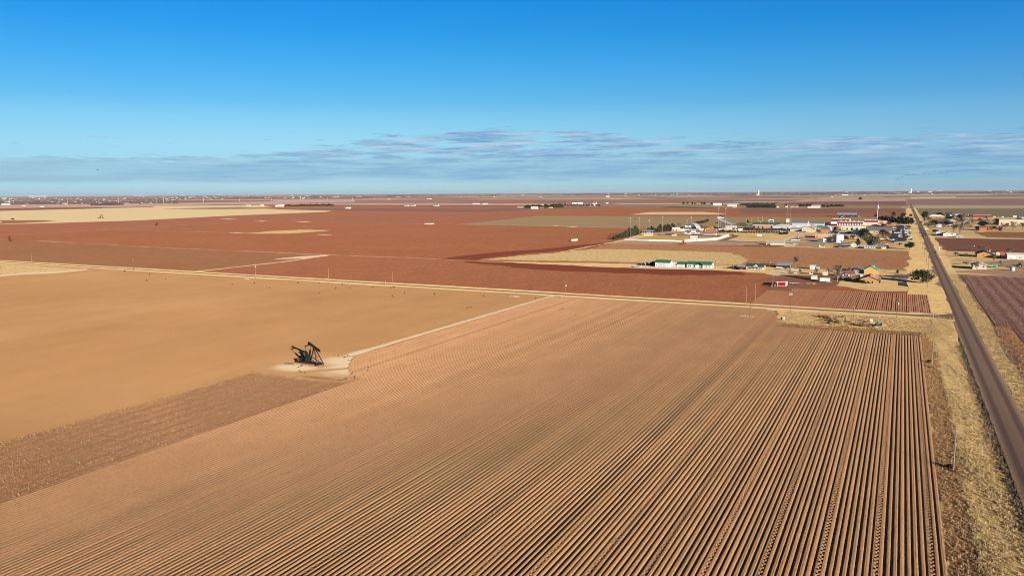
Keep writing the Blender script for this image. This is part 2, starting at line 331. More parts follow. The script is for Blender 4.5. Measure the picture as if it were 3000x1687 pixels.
# middle ground, cross road to the school
sheet('brown_field',[(-1700,424),(-502,424),(-509,598),(-760,604),(-1140,628),(-1700,650)],M_brn,1.,10,px=False)
sheet('ploughed_field',[(-500,424),(-76,424),(-97,590),(-190,596),(-310,599),(-509,597)],M_mid,1.,6,px=False)
sheet('dark_field_edge',[(1330,765),(1500,769.5),(1860,784),(2090,790),(2180,797),(2180,806),(1960,806),(1560,790)],M_redD,1.6,6)
strip('dirt_lane',[(0,703),(120,706),(250,713),(500,727),(700,735),(950,746),(1250,757.5),(1480,768)],4,M_turn,1.2,8)
strip('dirt_lane',[(-501,424),(-498,520),(-509,597)],5,M_lane,.5,8,px=False)
sheet('bare_patch',[(800,760),(870,752),(955,746),(960,750),(890,757)],M_lane,1.,6)
sheet('brown_field',[(1480,763),(1640,744),(1800,713),(2180,722),(2640,734),(2672,745),(2700,795),(2440,790),(2190,783),(1800,772)],M_brn2,1.2,6)
sheet('stubble_field',[(1405,761),(1700,733),(1780,729.5),(2000,735),(2120,739),(2170,748),(2185,768),(2170,774.5),(2000,772),(1640,764)],M_stub,2.2,5)
sheet('dark_field_edge',[(1490,764),(1640,765.5),(1800,770),(1860,773),(1800,773),(1600,768)],M_brn,.5,5)
sheet('grass_strip',[(1470,766),(1600,768),(1750,770.5),(1860,774),(2190,777.5),(2440,790),(2560,787),(2700,794),(2745,853),(2560,853),(2440,836),(2300,812),(2240,800),(2080,791),(1860,786),(1520,771)],M_grass,.9,5)
sheet('dirt_yard',[(1855,777),(1920,779),(2080,787.5),(2080,791),(1920,787),(1860,785)],M_conc,.4,4)
sheet('dirt_yard',[(2250,797),(2300,793),(2318,797),(2290,806),(2262,802)],M_conc,.4,4)
sheet('dirt_yard',[(2290,806),(2440,806),(2470,812),(2450,836),(2330,848),(2250,850),(2225,838),(2245,815)],soil('yard_soil',G2(138,94,70),G2(120,78,58),mid=.1,fine=.12,patch=(G2(184,146,104),.6,1/9)),1.,5)
sheet('driveway',[(2640,797),(2690,799),(2700,812),(2660,812)],M_conc,.2,4)
sheet('driveway',[(2628,826),(2672,825),(2745,838),(2748,844),(2680,842),(2630,836)],M_lot,.3,4)
sheet('driveway',[(2590,806),(2735,822),(2742,826),(2600,813)],soil('gravel_drive',G2(190,168,150)),.3,4)
# school grounds
sheet('school_grounds',[(1560,756),(1680,730),(1770,714),(1840,698),(1880,683),(1960,668.5),(2420,662),(2660,640),(2669,690),(2676,738),(2640,735),(2300,724),(2100,717),(1790,712.5)],M_lawn,.8,8)
sheet('dirt_yard',[(1775,714),(1840,705),(2010,710),(2120,702),(2180,708),(2420,715),(2400,722),(2190,720),(2000,717)],M_dirt,.8,8)
sheet('ball_field',[(1858,700),(1905,692),(2030,690),(2110,692),(2115,699),(2010,704),(1880,703)],soil('outfield_grass',G2(176,140,72),G2(190,152,84),mid=.08,fine=.1,stretch=(.4,1,1)),.5,6)
sheet('dirt_yard',[(1900,690),(1935,674),(2010,666),(2110,668),(2140,674),(2100,688),(2020,691)],M_dirt,1.,8)
sheet('football_field',[(2157,662),(2175,654),(2240,651),(2305,652.5),(2300,661),(2240,664)],pm('turf',G2(108,142,72),.9,.06,.02),.0)
strip('running_track',[(2150,660),(2172,652.5),(2240,650),(2310,651)],9,M_mar)
strip('drive',[(2113,706),(2150,694),(2158,689)],9,M_road2,.3,8)
strip('drive',[(2120,707),(2300,711),(2420,713),(2560,722),(2700,734)],6,M_road,.2,8)
strip('drive',[(2295,706),(2310,700),(2332,691)],8,M_conc,.3,8)
sheet('dirt_yard',[(2300,706),(2340,690),(2440,690),(2470,712),(2420,712)],M_dirt,.6,6)
sheet('paved_yard',[(2296,713),(2337,714),(2326,723),(2298,722)],M_conc,.2,6)
sheet('parking_lot',[(2540,662),(2590,661),(2662,660),(2674,706),(2612,708),(2600,690)],M_lot,.3,8)
sheet('paved_yard',[(2440,672),(2540,672),(2536,680),(2500,690),(2430,682)],M_lot,.3,8)
sheet('pavement',[(2612,709),(2690,712),(2692,716),(2612,714)],M_conc,.1,8)
sheet('paved_yard',[(2160,667),(2330,666),(2320,674),(2240,677),(2150,674)],M_lot,.3,8)
strip('pavement',[(2660,652),(2669,672),(2677,692),(2684,712)],3,M_conc)
# east of the road
sheet('grass_strip',[(36,640),(420,640),(420,905),(36,905)],M_grass,.8,6,px=False)
sheet('dirt_yard',[(2780,796),(2860,790),(2960,788),(3060,800),(3060,815),(2850,800)],M_dirt,.8,5)
sheet('dirt_yard',[(2880,770),(2950,762),(3060,766),(3060,800),(2960,786)],M_dirt,.8,5)
strip('drive',[(33,745),(120,742),(420,742)],4,M_dirt,.3,6,px=False)
strip('drive',[(33,817),(120,815),(420,815)],3,M_vbrn,.5,6,px=False)
sheet('brown_field',[(42,881),(420,881),(420,1112),(38,1116)],soil('maroon_plough',G2(130,84,66),G2(112,72,56),big=.16,mid=.1,fine=.16,fs=.5,specks=(G2(190,150,130),.02,2.)),1.,6,px=False)
sheet('grass_strip',[(36,1118),(500,1118),(500,2000),(36,2000)],M_lawn,1.5,12,px=False)
sheet('brown_field',[(2855,681),(2900,679),(3060,681),(3060,699),(2890,695)],M_brn,.8,8)
sheet('olive_field',[(2692,642),(2775,640),(2900,644),(2900,648),(2770,649),(2695,645)],M_olive,.8,10)
strip('street',[(33,1370),(500,1370)],6,M_road2,.2,10,px=False)
strip('street',[(33,1240),(300,1240)],5,M_road2,.2,10,px=False)
strip('dirt_lane',[(36,1845),(600,1850)],6,M_pale,.5,20,px=False)
sheet('cotton_field',[(38,10),(420,10),(420,634),(60,634),(52,600),(44,500)],M_cotton,1.,5,px=False)
sheet('weedy_margin',[(37,10),(46,10),(47,420),(55,560),(57,634),(42,634),(38,500)],M_vbrn,1.2,3,px=False)
# the paved road north with its grass verges
sheet('road_verge',[(9.6,10),(23.8,10),(23.8,420),(9.6,420)],M_verge,.35,2,px=False)
sheet('road_verge',[(31.4,10),(38,10),(38.5,3000),(31.4,3000)],M_verge,.6,3,px=False)
sheet('road_verge',[(5.5,428),(23.8,428),(23.8,2900),(9,2900)],M_verge,1.2,4,px=False)
sheet('weedy_margin',[(9.4,10),(14.6,10),(13.8,180),(14.8,240),(14.,300),(12.5,372),(9.4,372)],M_vbrn,.5,2,px=False)
sheet('weedy_margin',[(22.2,10),(24.2,10),(24.2,340),(22.6,340)],soil('ditch_shade_weeds',G3(122,98,86),G3(108,84,72),mid=.2,fine=.3,stretch=(1,.4,1),patch=(G3(190,156,104),.55,1/3)),.35,1.5,px=False)  # weed strip toned dark to stand for the shadow below the road edge
# built up a little above the ditch: its west edge throws a line of shade
rv=[];rf=[]; rg0=random.Random(3); ys=[10+2.5*i for i in range(152)]+[390+12*i for i in range(208)]
for i,y in enumerate(ys):
    zt=.05+.26*max(0,min(1,(372-y)/30)); jl,jr=rg0.gauss(0,.07),rg0.gauss(0,.07)
    rv+=[(23.35+jl,y,.0),(23.6+jl,y,zt),(27.6,y,zt+.05),(31.6+jr,y,zt),(32.,y,.0)]
    if i: k=5*i; rf+=[(k-5+j,k-4+j,k+1+j,k+j) for j in range(4)]
ro=link('paved_road',mesh('paved_road',rv,rf,soil('asphalt',G3(122,98,82),G3(106,86,75),mid=.09,fine=.06,fs=3.,stretch=(1,.06,1),masks=[(G3(92,74,66),[(25.6,40,.75,4000,0),(29.6,40,.8,4000,0)],1.6,1/2.),(G3(140,112,92),[(23.7,40,.7,4000,0),(31.5,40,.8,4000,0)],1.3,1/1.5)]))); ro['kind']='structure'
strip('paved_road',[(27,2880),(30,4200)],9,M_road,px=False)
# cross road with its pale shoulders
sheet('road_verge',[(-2300,410.5),(24,407),(24,428),(-2300,427)],soil('shoulder',G2(228,192,138),G2(214,174,120),mid=.08,fine=.1,stretch=(.1,1,1),patch=(G2(190,142,96),.62,1/8)),.35,4,px=False)
sheet('weedy_margin',[(-2300,408),(-60,406.5),(-60,411),(-2300,411.6)],soil('margin',G(196,150,100),G(206,162,112),mid=.12,fine=.15,stretch=(.15,1,1)),.5,3,px=False)
sheet('paved_road',[(-2300,416.5),(14,417),(24,412),(24,433),(18,425),(6,421.8),(-2300,421.5)],M_road2,.1,4,px=False)
# headland by the junction
sheet('headland',[(-54,408),(16,409),(22,400),(22,366),(9,367),(-20,362),(-47,361),(-52,380)],soil('headland_grass',G3(206,168,112),G3(186,146,94),big=.3,mid=.16,fine=.22,fs=.8,stretch=(1,1,1),patch=(G3(158,114,74),.53,1/7)),.6,3,px=False)
sheet('headland',[(-47,366),(-20,364),(9,369),(9,362),(-20,357.5),(-48,356.5)],M_vbrn,.4,2,px=False)
# foreground: blown sand, stalks, lane and pad
sheet('sandy_field',[(-1700,60),(-196.3,60),(-196.3,196),(-190,232),(-183,240),(-183,409),(-1700,410)],M_smooth,.3,4,px=False)
sheet('straw_field',[(0,770),(60,776),(200,785),(262,791),(150,802),(0,809)],M_stub,.8,4)
sheet('bare_patch',[(0,806),(75,797),(150,796),(250,787),(262,790),(160,801),(70,803),(0,811)],M_lane,.6,4)
sheet('stalk_field',[(-196.3,50),(-157.6,50),(-157.6,190),(-172,190),(-184,189),(-196.3,190)],M_stalkg,.4,2,px=False)
sheet('sandy_field',[(-197,188),(-172,188),(-157.4,191),(-157.6,200),(-164,216),(-180,238),(-181.3,409),(-190,409),(-200,214)],M_smooth,.0,2,px=False)
strip('dirt_lane',[(-182.2,412),(-183.4,340),(-184.,280),(-184.5,236)],3.4,M_lane,.16,2,px=False)
_Z0=max(s[4] for s in SHEETS if s[2]<1500)+.004
# ------------------------------------------------------------------ listed cotton beds in front (real ridges)
def ridges(name,X0,X1,ya,yb,sp,h0,h1,mat,dykes=0,seed=1,base=None,wav=.012):
    """bedded rows pushed along y: ya(x), yb(x) give the ends; every dykes-th furrow is left wide with small earth dams"""
    rg=np.random.default_rng(seed); V_=[];F_=[];k=0; n=int(round((X1-X0)/sp)); zb=_Z0 if base is None else base
    for i in range(n):
        xc=X1-sp*(i+.5); a,b=ya(xc),yb(xc)
        if b-a<3: continue
        st=[a,a+rg.uniform(.2,1.)]
        while st[-1]<b-1: st.append(st[-1]+(1.1 if st[-1]<190 else 2.2 if st[-1]<300 else 4.5))
        st[-1]=b; ys=np.array(st); m_=len(ys)
        flat=dykes and i%dykes==2
        fx=max(0,min(1,(-12-xc)/75)) if dykes else .4; cr=.322-.108*fx; h=rg.uniform(h0,h1)*(1+.85*fx)*(1.15 if rg.random()<.1 else 1.); d=rg.uniform(-.04,.04)   # the western beds are listed deeper
        g=rg.uniform(.008,.025) if rg.random()<.6 else 0.; gx=rg.uniform(-.12,.12)
        U=np.array([-.5,-cr-.075,-cr+d*.5,gx-.07,gx,gx+.07,cr+d*.5,cr+.10])*sp; Zp=h*np.array([0,.0,.92,.97,.97,.95,1.,.04]); Zp[4]-=g
        w1=np.cumsum(rg.normal(0,wav*.4,m_)); w1-=np.linspace(0,w1[-1],m_)
        XX=xc+U[None,:]+w1[:,None]*.5+rg.normal(0,wav,(m_,8))*np.clip((210-ys)/60,.12,1)[:,None]*(np.abs(U)<.45*sp)[None,:]
        ZZ=zb+Zp[None,:]+rg.normal(0,wav*.4,(m_,8))*np.clip((210-ys)/60,.12,1)[:,None]*(np.abs(U)<.45*sp)[None,:]
        ZZ[0,:]=zb; ZZ[-1,:]=zb
        V_.append(np.stack([XX,np.repeat(ys[:,None],8,1),ZZ],2).reshape(-1,3))
        q=np.arange(m_-1)[:,None]*8+np.arange(7)[None,:]+k
        F_.append(np.stack([q,q+1,q+9,q+8],2).reshape(-1,4)); k+=m_*8
        if flat:                                      # earth dams across the wheel furrow
            y=a+rg.uniform(0,1.4); dv=[];
            while y<b:
                hx,hy,hz=rg.uniform(.2,.28),rg.uniform(.3,.46),rg.uniform(.19,.26); cx=xc+.5*sp+rg.normal(0,.03)
                dv+=[(cx-hx*1.3,y-hy,zb),(cx+hx*1.3,y-hy,zb),(cx+hx*1.3,y+hy,zb),(cx-hx*1.3,y+hy,zb),(cx-hx*.4,y-hy*.3,zb+hz),(cx+hx*.4,y-hy*.3,zb+hz),(cx+hx*.4,y+hy*.3,zb+hz),(cx-hx*.4,y+hy*.3,zb+hz)]
                y+=rg.normal(1.45,.06)
            nd=len(dv)//8; V_.append(np.array(dv)); bq=np.array([[4,5,6,7],[0,1,5,4],[1,2,6,5],[2,3,7,6],[3,0,4,7]])
            F_.append((np.arange(nd)[:,None,None]*8+bq[None]).reshape(-1,4)+k); k+=nd*8
    V_=np.concatenate(V_); F_=np.concatenate(F_)
    me=bpy.data.meshes.new(name); me.vertices.add(len(V_)); me.vertices.foreach_set('co',V_.astype(np.float32).ravel())
    me.loops.add(F_.size); me.loops.foreach_set('vertex_index',F_.astype(np.int32).ravel())
    me.polygons.add(len(F_)); me.polygons.foreach_set('loop_start',np.arange(0,F_.size,4,dtype=np.int32)); me.polygons.foreach_set('loop_total',np.full(len(F_),4,np.int32))
    me.update(calc_edges=True); me.validate(); me.materials.append(mat)
    o=link(name,me); o['kind']='structure'; return o
def _ya(x): return 24. if x>-157.3 else 198+(-157.3-x)/24*44*((-157.3-x)/24)**.6*.6+.5*math.sin(x*1.7)
def _yb(x): return 359. if x>-46 else (406. if x<-56 else 359+(-46-x)/10*47)
ridges('ridged_field',-181.5,9.4,_ya,_yb,1.03,.108,.132,M_ridge,8,3)
ridges('ridged_field',-72,15.5,lambda x:430.,lambda x:505. if x>-60 else 490,1.03,.03,.06,soil('brown_bed_soil',GR(162,114,82),GR(146,98,70),mid=.08,fine=.12),0,5,wav=.08)
ridges('ridged_field',40,150,lambda x:60. if x>46 else 400,lambda x:630.,1.03,.07,.11,M_cotton,0,6,wav=.04)
# ------------------------------------------------------------------ materials for built things
WHT=pm('white_paint',V(255,255,255),.5,.05); OFFW=pm('cream_paint',V(250,232,205),.6,.06); GLASS=pm('window_glass',(.02,.025,.03),.15,.1,2,0,.6)
DARK=pm('opening_shade_black',(.012,.012,.014),.8); BLK=pm('black_steel',(.008,.0075,.008),.6,.25,1.5); RUST=pm('rusty_concrete',(0.15,0.075,0.045),.9,.3)  # DARK on closed fronts stands for the shade inside open sheds and doorways
WOOD=pm('weathered_pole_wood',(0.15,0.0975,0.0675),.9,.25,1.); WOODL=pm('bleached_pole_wood',(0.195,0.15,0.117),.9,.2,1.); STEEL=pm('galvanised_steel',(0.33,0.33,0.3375),.5,.1,1,.2); STEELD=pm('stand_steel',(0.15,0.15,0.1575),.6,.1)
GREYM=pm('grey_metal',(0.33,0.33,0.345),.5,.12); LTGREY=pm('light_grey_metal',V(228,224,220),.5,.08)
GRNR=pm('green_metal_roof',(0.0375,0.1275,0.0825),.45,.15); DGRNR=pm('dark_green_shingle',(0.0225,0.06,0.0525),.8,.2); TEALR=pm('bright_green_roof',(0.06,0.3,0.165),.5,.12)
BRNR=pm('brown_shingle',(0.3525,0.2025,0.108),.9,.18,1.5); BRNR2=pm('red_brown_shingle',(0.18,0.09,0.063),.9,.18,1.5); GREYR=pm('grey_shingle',(0.15,0.15,0.1575),.9,.15,1.5); DKR=pm('dark_shingle',(0.045,0.042,0.045),.9,.2,1.5)
WHR=pm('white_roof',(0.6,0.585,0.5625),.6,.08); REDR=pm('red_metal_roof',(0.3,0.0525,0.0525),.5,.12); ORGR=pm('orange_roof',(0.45,0.135,0.045),.7,.15); TANR=pm('tan_shingle',(0.39,0.255,0.15),.9,.12)
TANW=pm('tan_brick',V(214,164,104),.9,.1,3); TANW2=pm('ochre_stucco',V(238,186,112),.8,.06); BRICK=pm('orange_brick',V(212,138,92),.9,.1,3); BRICK2=pm('red_brown_brick',V(184,112,68),.9,.1,3); PEACH=pm('peach_stucco',V(250,210,164),.8,.05); PINKW=pm('pale_pink_siding',V(246,218,192),.7,.06)
CREAM=pm('cream_wall',V(252,226,178),.7,.06); REDP=pm('red_paint',V(190,30,22),.5,.1); REDB=pm('barn_red',V(170,62,60),.6,.1); SILV=pm('silver_metal',V(222,220,218),.4,.08); GREENT=pm('turquoise_paint',V(120,206,172),.5,.06); TEALW=pm('teal_metal',V(70,140,128),.5,.06); LBLUE=pm('pale_blue_tank',V(196,220,226),.4,.04)
BLUER=pm('blue_roof',(0.03,0.0675,0.195),.5,.12); NAVY=pm('navy_roof',(0.03,0.045,0.105),.5,.2); ORANGE=pm('orange_machine_paint',V(235,110,60),.4,.08); YELL=pm('yellow_paint',V(232,196,60),.5,.06); TYRE=pm('tyre_rubber',(.012,.012,.013),.8,.2); CHROME=pm('bare_metal',(.5,.5,.5),.3,.1,2,.8); MAROON=pm('maroon_paint',V(110,34,40),.5,.1); YGOAL=pm('goal_paint',V(240,220,140),.5,.05)
REDEN=pm('red_engine_paint',V(170,62,44),.7,.2)
# ------------------------------------------------------------------ buildings
def gable_roof(w,d,h,rise,oh,axis,th=.16):
    mb=MB()
    if axis=='x':                      # ridge runs east-west
        for s in (-1,1):
            y0=d/2+s*(d/2+oh); zz=h-rise*oh/(d/2); a=[(y0,zz),(d/2,h+rise),(d/2,h+rise+th),(y0,zz+th)]
            mb.prism(a if s<0 else a[::-1],-w/2-oh,w/2+oh,'x')
    else:
        for s in (-1,1):
            x0=s*(w/2+oh); zz=h-rise*oh/(w/2); a=[(x0,zz),(0,h+rise),(0,h+rise+th),(x0,zz+th)]
            mb.prism(a if s<0 else a[::-1],-oh,d+oh,'y')
    return mb
def building(name,label,cat,x0,x1,yb,hpx,depth,roof='gx',rpx=6,wall=WHT,rmat=GREYR,wins=(),doors=(),ewins=(),oh=.45,chim=None,group=None,wallm=None,xe=None):
    """front (south) wall from photo column x0 to x1 with its foot at row yb; hpx/rpx wall and roof heights in photo pixels; wins/doors: (u0,u1,z0,z1[,mat]) as fractions of the front"""
    Xa,Y=P(x0,yb); Xb=xat(x1,Y); s=mpp((Xa+Xb)/2,Y); w=Xb-Xa; h=hpx*s; r=rpx*s; d=depth
    t=thing(name,label,cat,((Xa+Xb)/2,Y,0),0,group)
    b=MB()
    if roof=='gx': b.prism([(0,-.1),(d,-.1),(d,h),(d/2,h+r),(0,h)],-w/2,w/2,'x')
    elif roof=='gy': b.prism([(-w/2,-.1),(w/2,-.1),(w/2,h),(0,h+r),(-w/2,h)],0,d,'y')
    elif roof=='mono': b.prism([(-w/2,-.1),(w/2,-.1),(w/2,h+r),(-w/2,h)],0,d,'y')
    elif roof=='monos': b.prism([(0,-.1),(d,-.1),(d,h+r),(0,h)],-w/2,w/2,'x')
    elif roof=='arch':
        n=14; b.prism([(-w/2,-.1)]+[(w/2*.97*math.cos(math.pi-math.pi*i/n),(h+r)*.97*math.sin(math.pi*i/n)) for i in range(n+1)]+[(w/2,-.1)],0.15,d-.15,'y')
    else: b.box(-w/2,w/2,0,d,-.1,h)
    obj('wall',b,wall,t)
    m=MB()
    if roof in('gx','gy'): m=gable_roof(w,d,h+.03,r,oh,roof[1])
    elif roof=='mono': m.prism([(-w/2-oh,h+.02-r*oh/w),(w/2+oh,h+r+.02+r*oh/w),(w/2+oh,h+r+.2),(-w/2-oh,h+.2)],-oh,d+oh,'y')
    elif roof=='monos': m.prism([(-oh,h+.02),(d+oh,h+r+.02),(d+oh,h+r+.2),(-oh,h+.2)],-w/2-oh,w/2+oh,'x')
    elif roof=='flat': m.box(-w/2-oh*.4,w/2+oh*.4,-oh*.4,d+oh*.4,h+.02,h+.02+max(.25,r))
    elif roof=='hip':
        o=oh; k=min(d/2,w/2)*.95
        v=[(-w/2-o,-o,h),(w/2+o,-o,h),(w/2+o,d+o,h),(-w/2-o,d+o,h),(-w/2+k,d/2,h+r),(w/2-k,d/2,h+r)]
        m.add(v,[(0,1,5,4),(1,2,5),(2,3,4,5),(3,0,4),(3,2,1,0)])
    elif roof=='arch':
        n=14; A=[(w/2*math.cos(math.pi-math.pi*i/n),(h+r)*math.sin(math.pi*i/n)) for i in range(n+1)]; B=[(p*.985,q*.985) for p,q in A[::-1]]
        m.prism(A+B,-.3,d+.3,'y')
    rf=obj('roof',m,rmat,t)
    if cat=='house' and w<40 and roof in('gx','gy'):
        for kx in (.3,.62):
            vx,vy=(kx*w-w/2,d*.62) if roof=='gx' else (w*.2,d*kx); obj('roof_vent',MB().tube((vx,vy,h+r*.4),(vx,vy,h+r*.95+.5),.18,n=8),GREYM,rf)
    if chim:
        u,v2,ch=chim; c=MB().box(u*w-w/2-.5,u*w-w/2+.5,v2*d-.45,v2*d+.45,h,h+r+ch); obj('chimney',c,wall,rf)
    for (u0,u1,za,zb,*mm) in wins:
        c=MB().box(u0*w-w/2,u1*w-w/2,-.05,.1,za*h,zb*h); wo=obj('window',c,mm[0] if mm else GLASS,t)
    for (u0,u1,za,zb,*mm) in doors:
        c=MB().box(u0*w-w/2,u1*w-w/2,-.07,.1,za*h,zb*h); obj('door',c,mm[0] if mm else LTGREY,t)
    for (v0,v1,za,zb,*mm) in ewins:
        c=MB().box(w/2-.1,w/2+.05,v0*d,v1*d,za*h,zb*h); obj('window',c,mm[0] if mm else GLASS,t)
    t['_w'],t['_d'],t['_h'],t['_r']=w,d,h,r
    return t
def part(t,name,mat,mb,parent=None): return obj(name,mb,mat,parent or t)
GD=lambda *u:[(a,b,0,.78,LTGREY) for a,b in u]
# --- farmstead with green roofs
building('metal_shop','large white metal shop with dark green roof and two garage doors in a row','shop building',1919,1962,781.5,13,10,'gx',6.5,WHT,GRNR,doors=GD((.24,.46),(.52,.73)),wins=[(.08,.12,.3,.5),(.85,.89,.3,.5)])
building('garage_bay','white flat-topped bay with one tall door joined between two green roofed buildings','garage',1962.3,1981.5,782,13,9,'flat',.4,WHT,WHT,doors=[(.1,.36,0,.6,LTGREY),(.42,.9,0,.85,LTGREY)])
building('garage','small white garage with a plain front and green roof, beside the open breezeway','garage',1982,2004.5,783,9.5,8,'gx',6,WHT,GRNR,doors=[(.3,.85,0,.75,LTGREY)])
t=building('ranch_house','long white ranch house with green roof and a gabled porch','house',2012,2083,784,10.5,10,'gx',7,pm('mint_siding',V(248,250,238),.6,.04),GRNR,wins=[(.06,.1,.3,.7),(.12,.17,.3,.7),(.28,.33,.3,.8),(.8,.83,.35,.7),(.9,.94,.35,.7)],doors=[(.6,.66,0,.8,DARK)],ewins=[(.4,.6,.35,.7)])
w,h,r=t['_w'],t['_h'],t['_r']
p=MB(); x0,x1=.45*w-w/2,.72*w-w/2; xm=(x0+x1)/2
p.prism([(x0-.3,h*.95),(xm,h+r*.8),(x1+.3,h*.95),(x1+.3,h*.95+.2),(xm,h+r*.8+.2),(x0-.3,h*.95+.2)],-2.6,4.4,'y'); part(t,'porch_roof',GRNR,p)
for x in (x0,xm-2,xm+2,x1): part(t,'porch_post',WHT,MB().box(x-.1,x+.1,-2.4,-2.2,0,h*.95))
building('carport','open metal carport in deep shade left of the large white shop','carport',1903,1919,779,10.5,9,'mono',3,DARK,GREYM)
building('arched_shed','small white round-topped shed standing in front of the open carport','shed',1908,1917,776,2,4,'arch',5.2,WHT,WHT,doors=[(.35,.65,0,.6)])
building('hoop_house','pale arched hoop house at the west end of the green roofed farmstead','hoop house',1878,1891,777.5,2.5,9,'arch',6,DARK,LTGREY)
t=building('farm_house','cream farmhouse with dark green roof and a low front porch beside a dark carport','house',2186,2237,789.5,9.5,9,'gx',8,PINKW,DGRNR,wins=[(.1,.14,.35,.75),(.17,.21,.35,.75),(.78,.82,.35,.75),(.86,.9,.35,.75)],doors=[(.6,.65,0,.8,DARK)],ewins=[(.35,.6,.35,.75)])
w,h,r=t['_w'],t['_h'],t['_r']
part(t,'porch_roof',DGRNR,MB().prism([(.3*w-w/2,h*.7),(.7*w-w/2,h*.7),(.7*w-w/2,h*.7+.2),(.3*w-w/2,h*.7+.2)],-2.6,0,'y'))
part(t,'gable_front',PINKW,MB().prism([(.38*w-w/2,h),(.7*w-w/2,h),(.54*w-w/2,h+r*.75)],-.3,2.5,'y'))
for u in (.31,.5,.69): part(t,'porch_post',WHT,MB().box(u*w-w/2-.1,u*w-w/2+.1,-2.5,-2.3,0,h*.7))
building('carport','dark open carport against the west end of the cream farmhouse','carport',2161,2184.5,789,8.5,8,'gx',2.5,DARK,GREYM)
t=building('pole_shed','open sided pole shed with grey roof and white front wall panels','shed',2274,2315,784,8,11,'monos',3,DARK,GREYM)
w,h=t['_w'],t['_h']; part(t,'wall_panel',WHT,MB().box(-w/2,0,-.3,-.05,0,h*.3))
building('garden_shed','white shed with a door, taller of the two white sheds by the ploughed field','shed',2372.5,2386.5,789,11,5,'gx',1.5,WHT,WHT,doors=[(.3,.7,0,.7)])
building('garden_shed','small plain white shed, lower of the two white sheds by the ploughed field','shed',2391,2399,789,5.5,4,'gx',1,WHT,WHT)
building('garden_shed','small cream hut in the long shadows behind the white cargo trailers','shed',2370,2381.5,803,6,4,'gx',1,CREAM,GREYM,wins=[(.5,.8,.4,.8)])
building('garden_shed','tiny pale hut at the left end of the row of yard sheds','shed',2325.5,2332.5,802,4,3,'gx',.8,PINKW,GREYM)
building('garden_shed','cream shed with white door just left of the big bare tree','shed',2410,2423,806.5,11,6,'gx',1.4,CREAM,OFFW,doors=[(.4,.62,0,.8,WHT)])
t=building('red_shed','bright red slant-roofed shed with white trim at the field edge','shed',2277,2302.5,838,12,7.5,'mono',2.4,REDP,REDP)
w,h,d,r=t['_w'],t['_h'],t['_d'],t['_r']; tm=MB()
tm.prism([(-w/2-.5,h-.15),(w/2+.5,h+r-.1),(w/2+.5,h+r+.35),(-w/2-.5,h+.35)],-.62,-.47,'y'); tm.box(-w/2-.03,-w/2+.3,-.06,.1,0,h); tm.box(w/2-.3,w/2+.03,-.06,.1,0,h+r); tm.box(-w/2,w/2,-.05,.1,0,.2)
part(t,'trim',WHT,tm); part(t,'side_panel',GREYM,MB().box(w/2+.01,w/2+.05,.15,d-.1,.1,h+r-.3))
building('brown_roof_house','small pale pink house with brown roof left of the two storey green roofed house','house',2468,2502,810.5,9,9,'gx',7,PINKW,BRNR2,wins=[(.35,.5,.3,.75),(.1,.2,.3,.75)],doors=[(.66,.78,0,.85,BRICK2)])
building('long_shed','long low grey-blue metal shed behind the green roofed house','shed',2496,2525,794,4.5,8,'monos',2,SILV,GREYM)
t=building('green_roof_house','tall ochre house with bright green gabled roof and a blank front','house',2531,2570.5,802.5,13,13,'gy',10,TANW2,TEALR,wins=[(.12,.2,.55,.62)])
w,h=t['_w'],t['_h']; wg=MB().box(-w/2-7,-w/2-.02,3,10,0,h*.62); part(t,'side_wing',PINKW,wg); part(t,'wing_roof',GREYM,MB().box(-w/2-7.3,-w/2-.05,2.6,10.3,h*.62+.02,h*.62+.3))
for q in (-5.2,-2.4): part(t,'window',GLASS,MB().box(-w/2+q,-w/2+q+1.1,2.94,3.05,h*.22,h*.45))
t=building('brown_roof_house','large tan house with wide orange-brown gabled roof and shrubs along its front','house',2521,2574,829,11.5,17,'gy',9.5,TANW,BRNR,wins=[(.2,.27,.25,.6),(.36,.42,.25,.6),(.62,.69,.25,.6)],oh=.8)
w,h=t['_w'],t['_h']; part(t,'side_wing',TANW,MB().box(-w/2-5.5,-w/2-.02,6,14,0,h*.9))
part(t,'wing_roof',BRNR2,MB().prism([(5.3,h*.9-.1),(10,h*.9+1.6),(14.7,h*.9-.1),(14.7,h*.9+.1),(10,h*.9+1.85),(5.3,h*.9+.1)],-w/2-6,-w/2+3.2,'x'))
part(t,'chimney',WHT,MB().box(-w/2-.6,-w/2+.8,7.2,8.6,h*.8,h+2.4))
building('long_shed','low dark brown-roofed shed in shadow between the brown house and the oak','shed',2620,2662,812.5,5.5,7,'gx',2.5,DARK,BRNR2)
# --- east of the road, near
t=building('brick_house','tan brick house with dark gabled roof and a chimney beside the road','house',2862,2908,753.5,10.5,17,'gy',7,TANW,DKR,wins=[(.40,.46,.45,.72),(.68,.74,.5,.72)],oh=1.0,chim=(.86,.5,1.2))
building('garden_shed','small white gabled shed right of the tan brick house','shed',2918,2931,747,8,6,'gy',2,PINKW,DKR,doors=[(.35,.6,0,.6,LTGREY)])
building('garden_shed','shed with an orange roof between the white shed and the long white shop','shed',2932,2946,752,5,8,'monos',7,DARK,ORGR)
t=building('metal_shop','long white shop with one wide garage door at the right edge of the photo','shop building',2950,3050,759.5,14.5,16,'gx',3,OFFW,WHR,doors=[(.03,.26,.02,.8,WHT),(.36,.46,0,.55,LTGREY)],wins=[(.42,.45,.2,.45)])
t=building('white_house','small cream house with blue-white gabled roof and three dark openings in front','house',2849,2890,788.5,12.5,13,'gy',5.5,PINKW,pm('pale_blue_roof',(.40,.42,.46),.5,.1),wins=[(.15,.26,.5,.78),(.33,.46,.75,1.08),(.72,.84,.45,.78)],doors=[(.36,.38,0,.6,GREYM)],oh=.8)
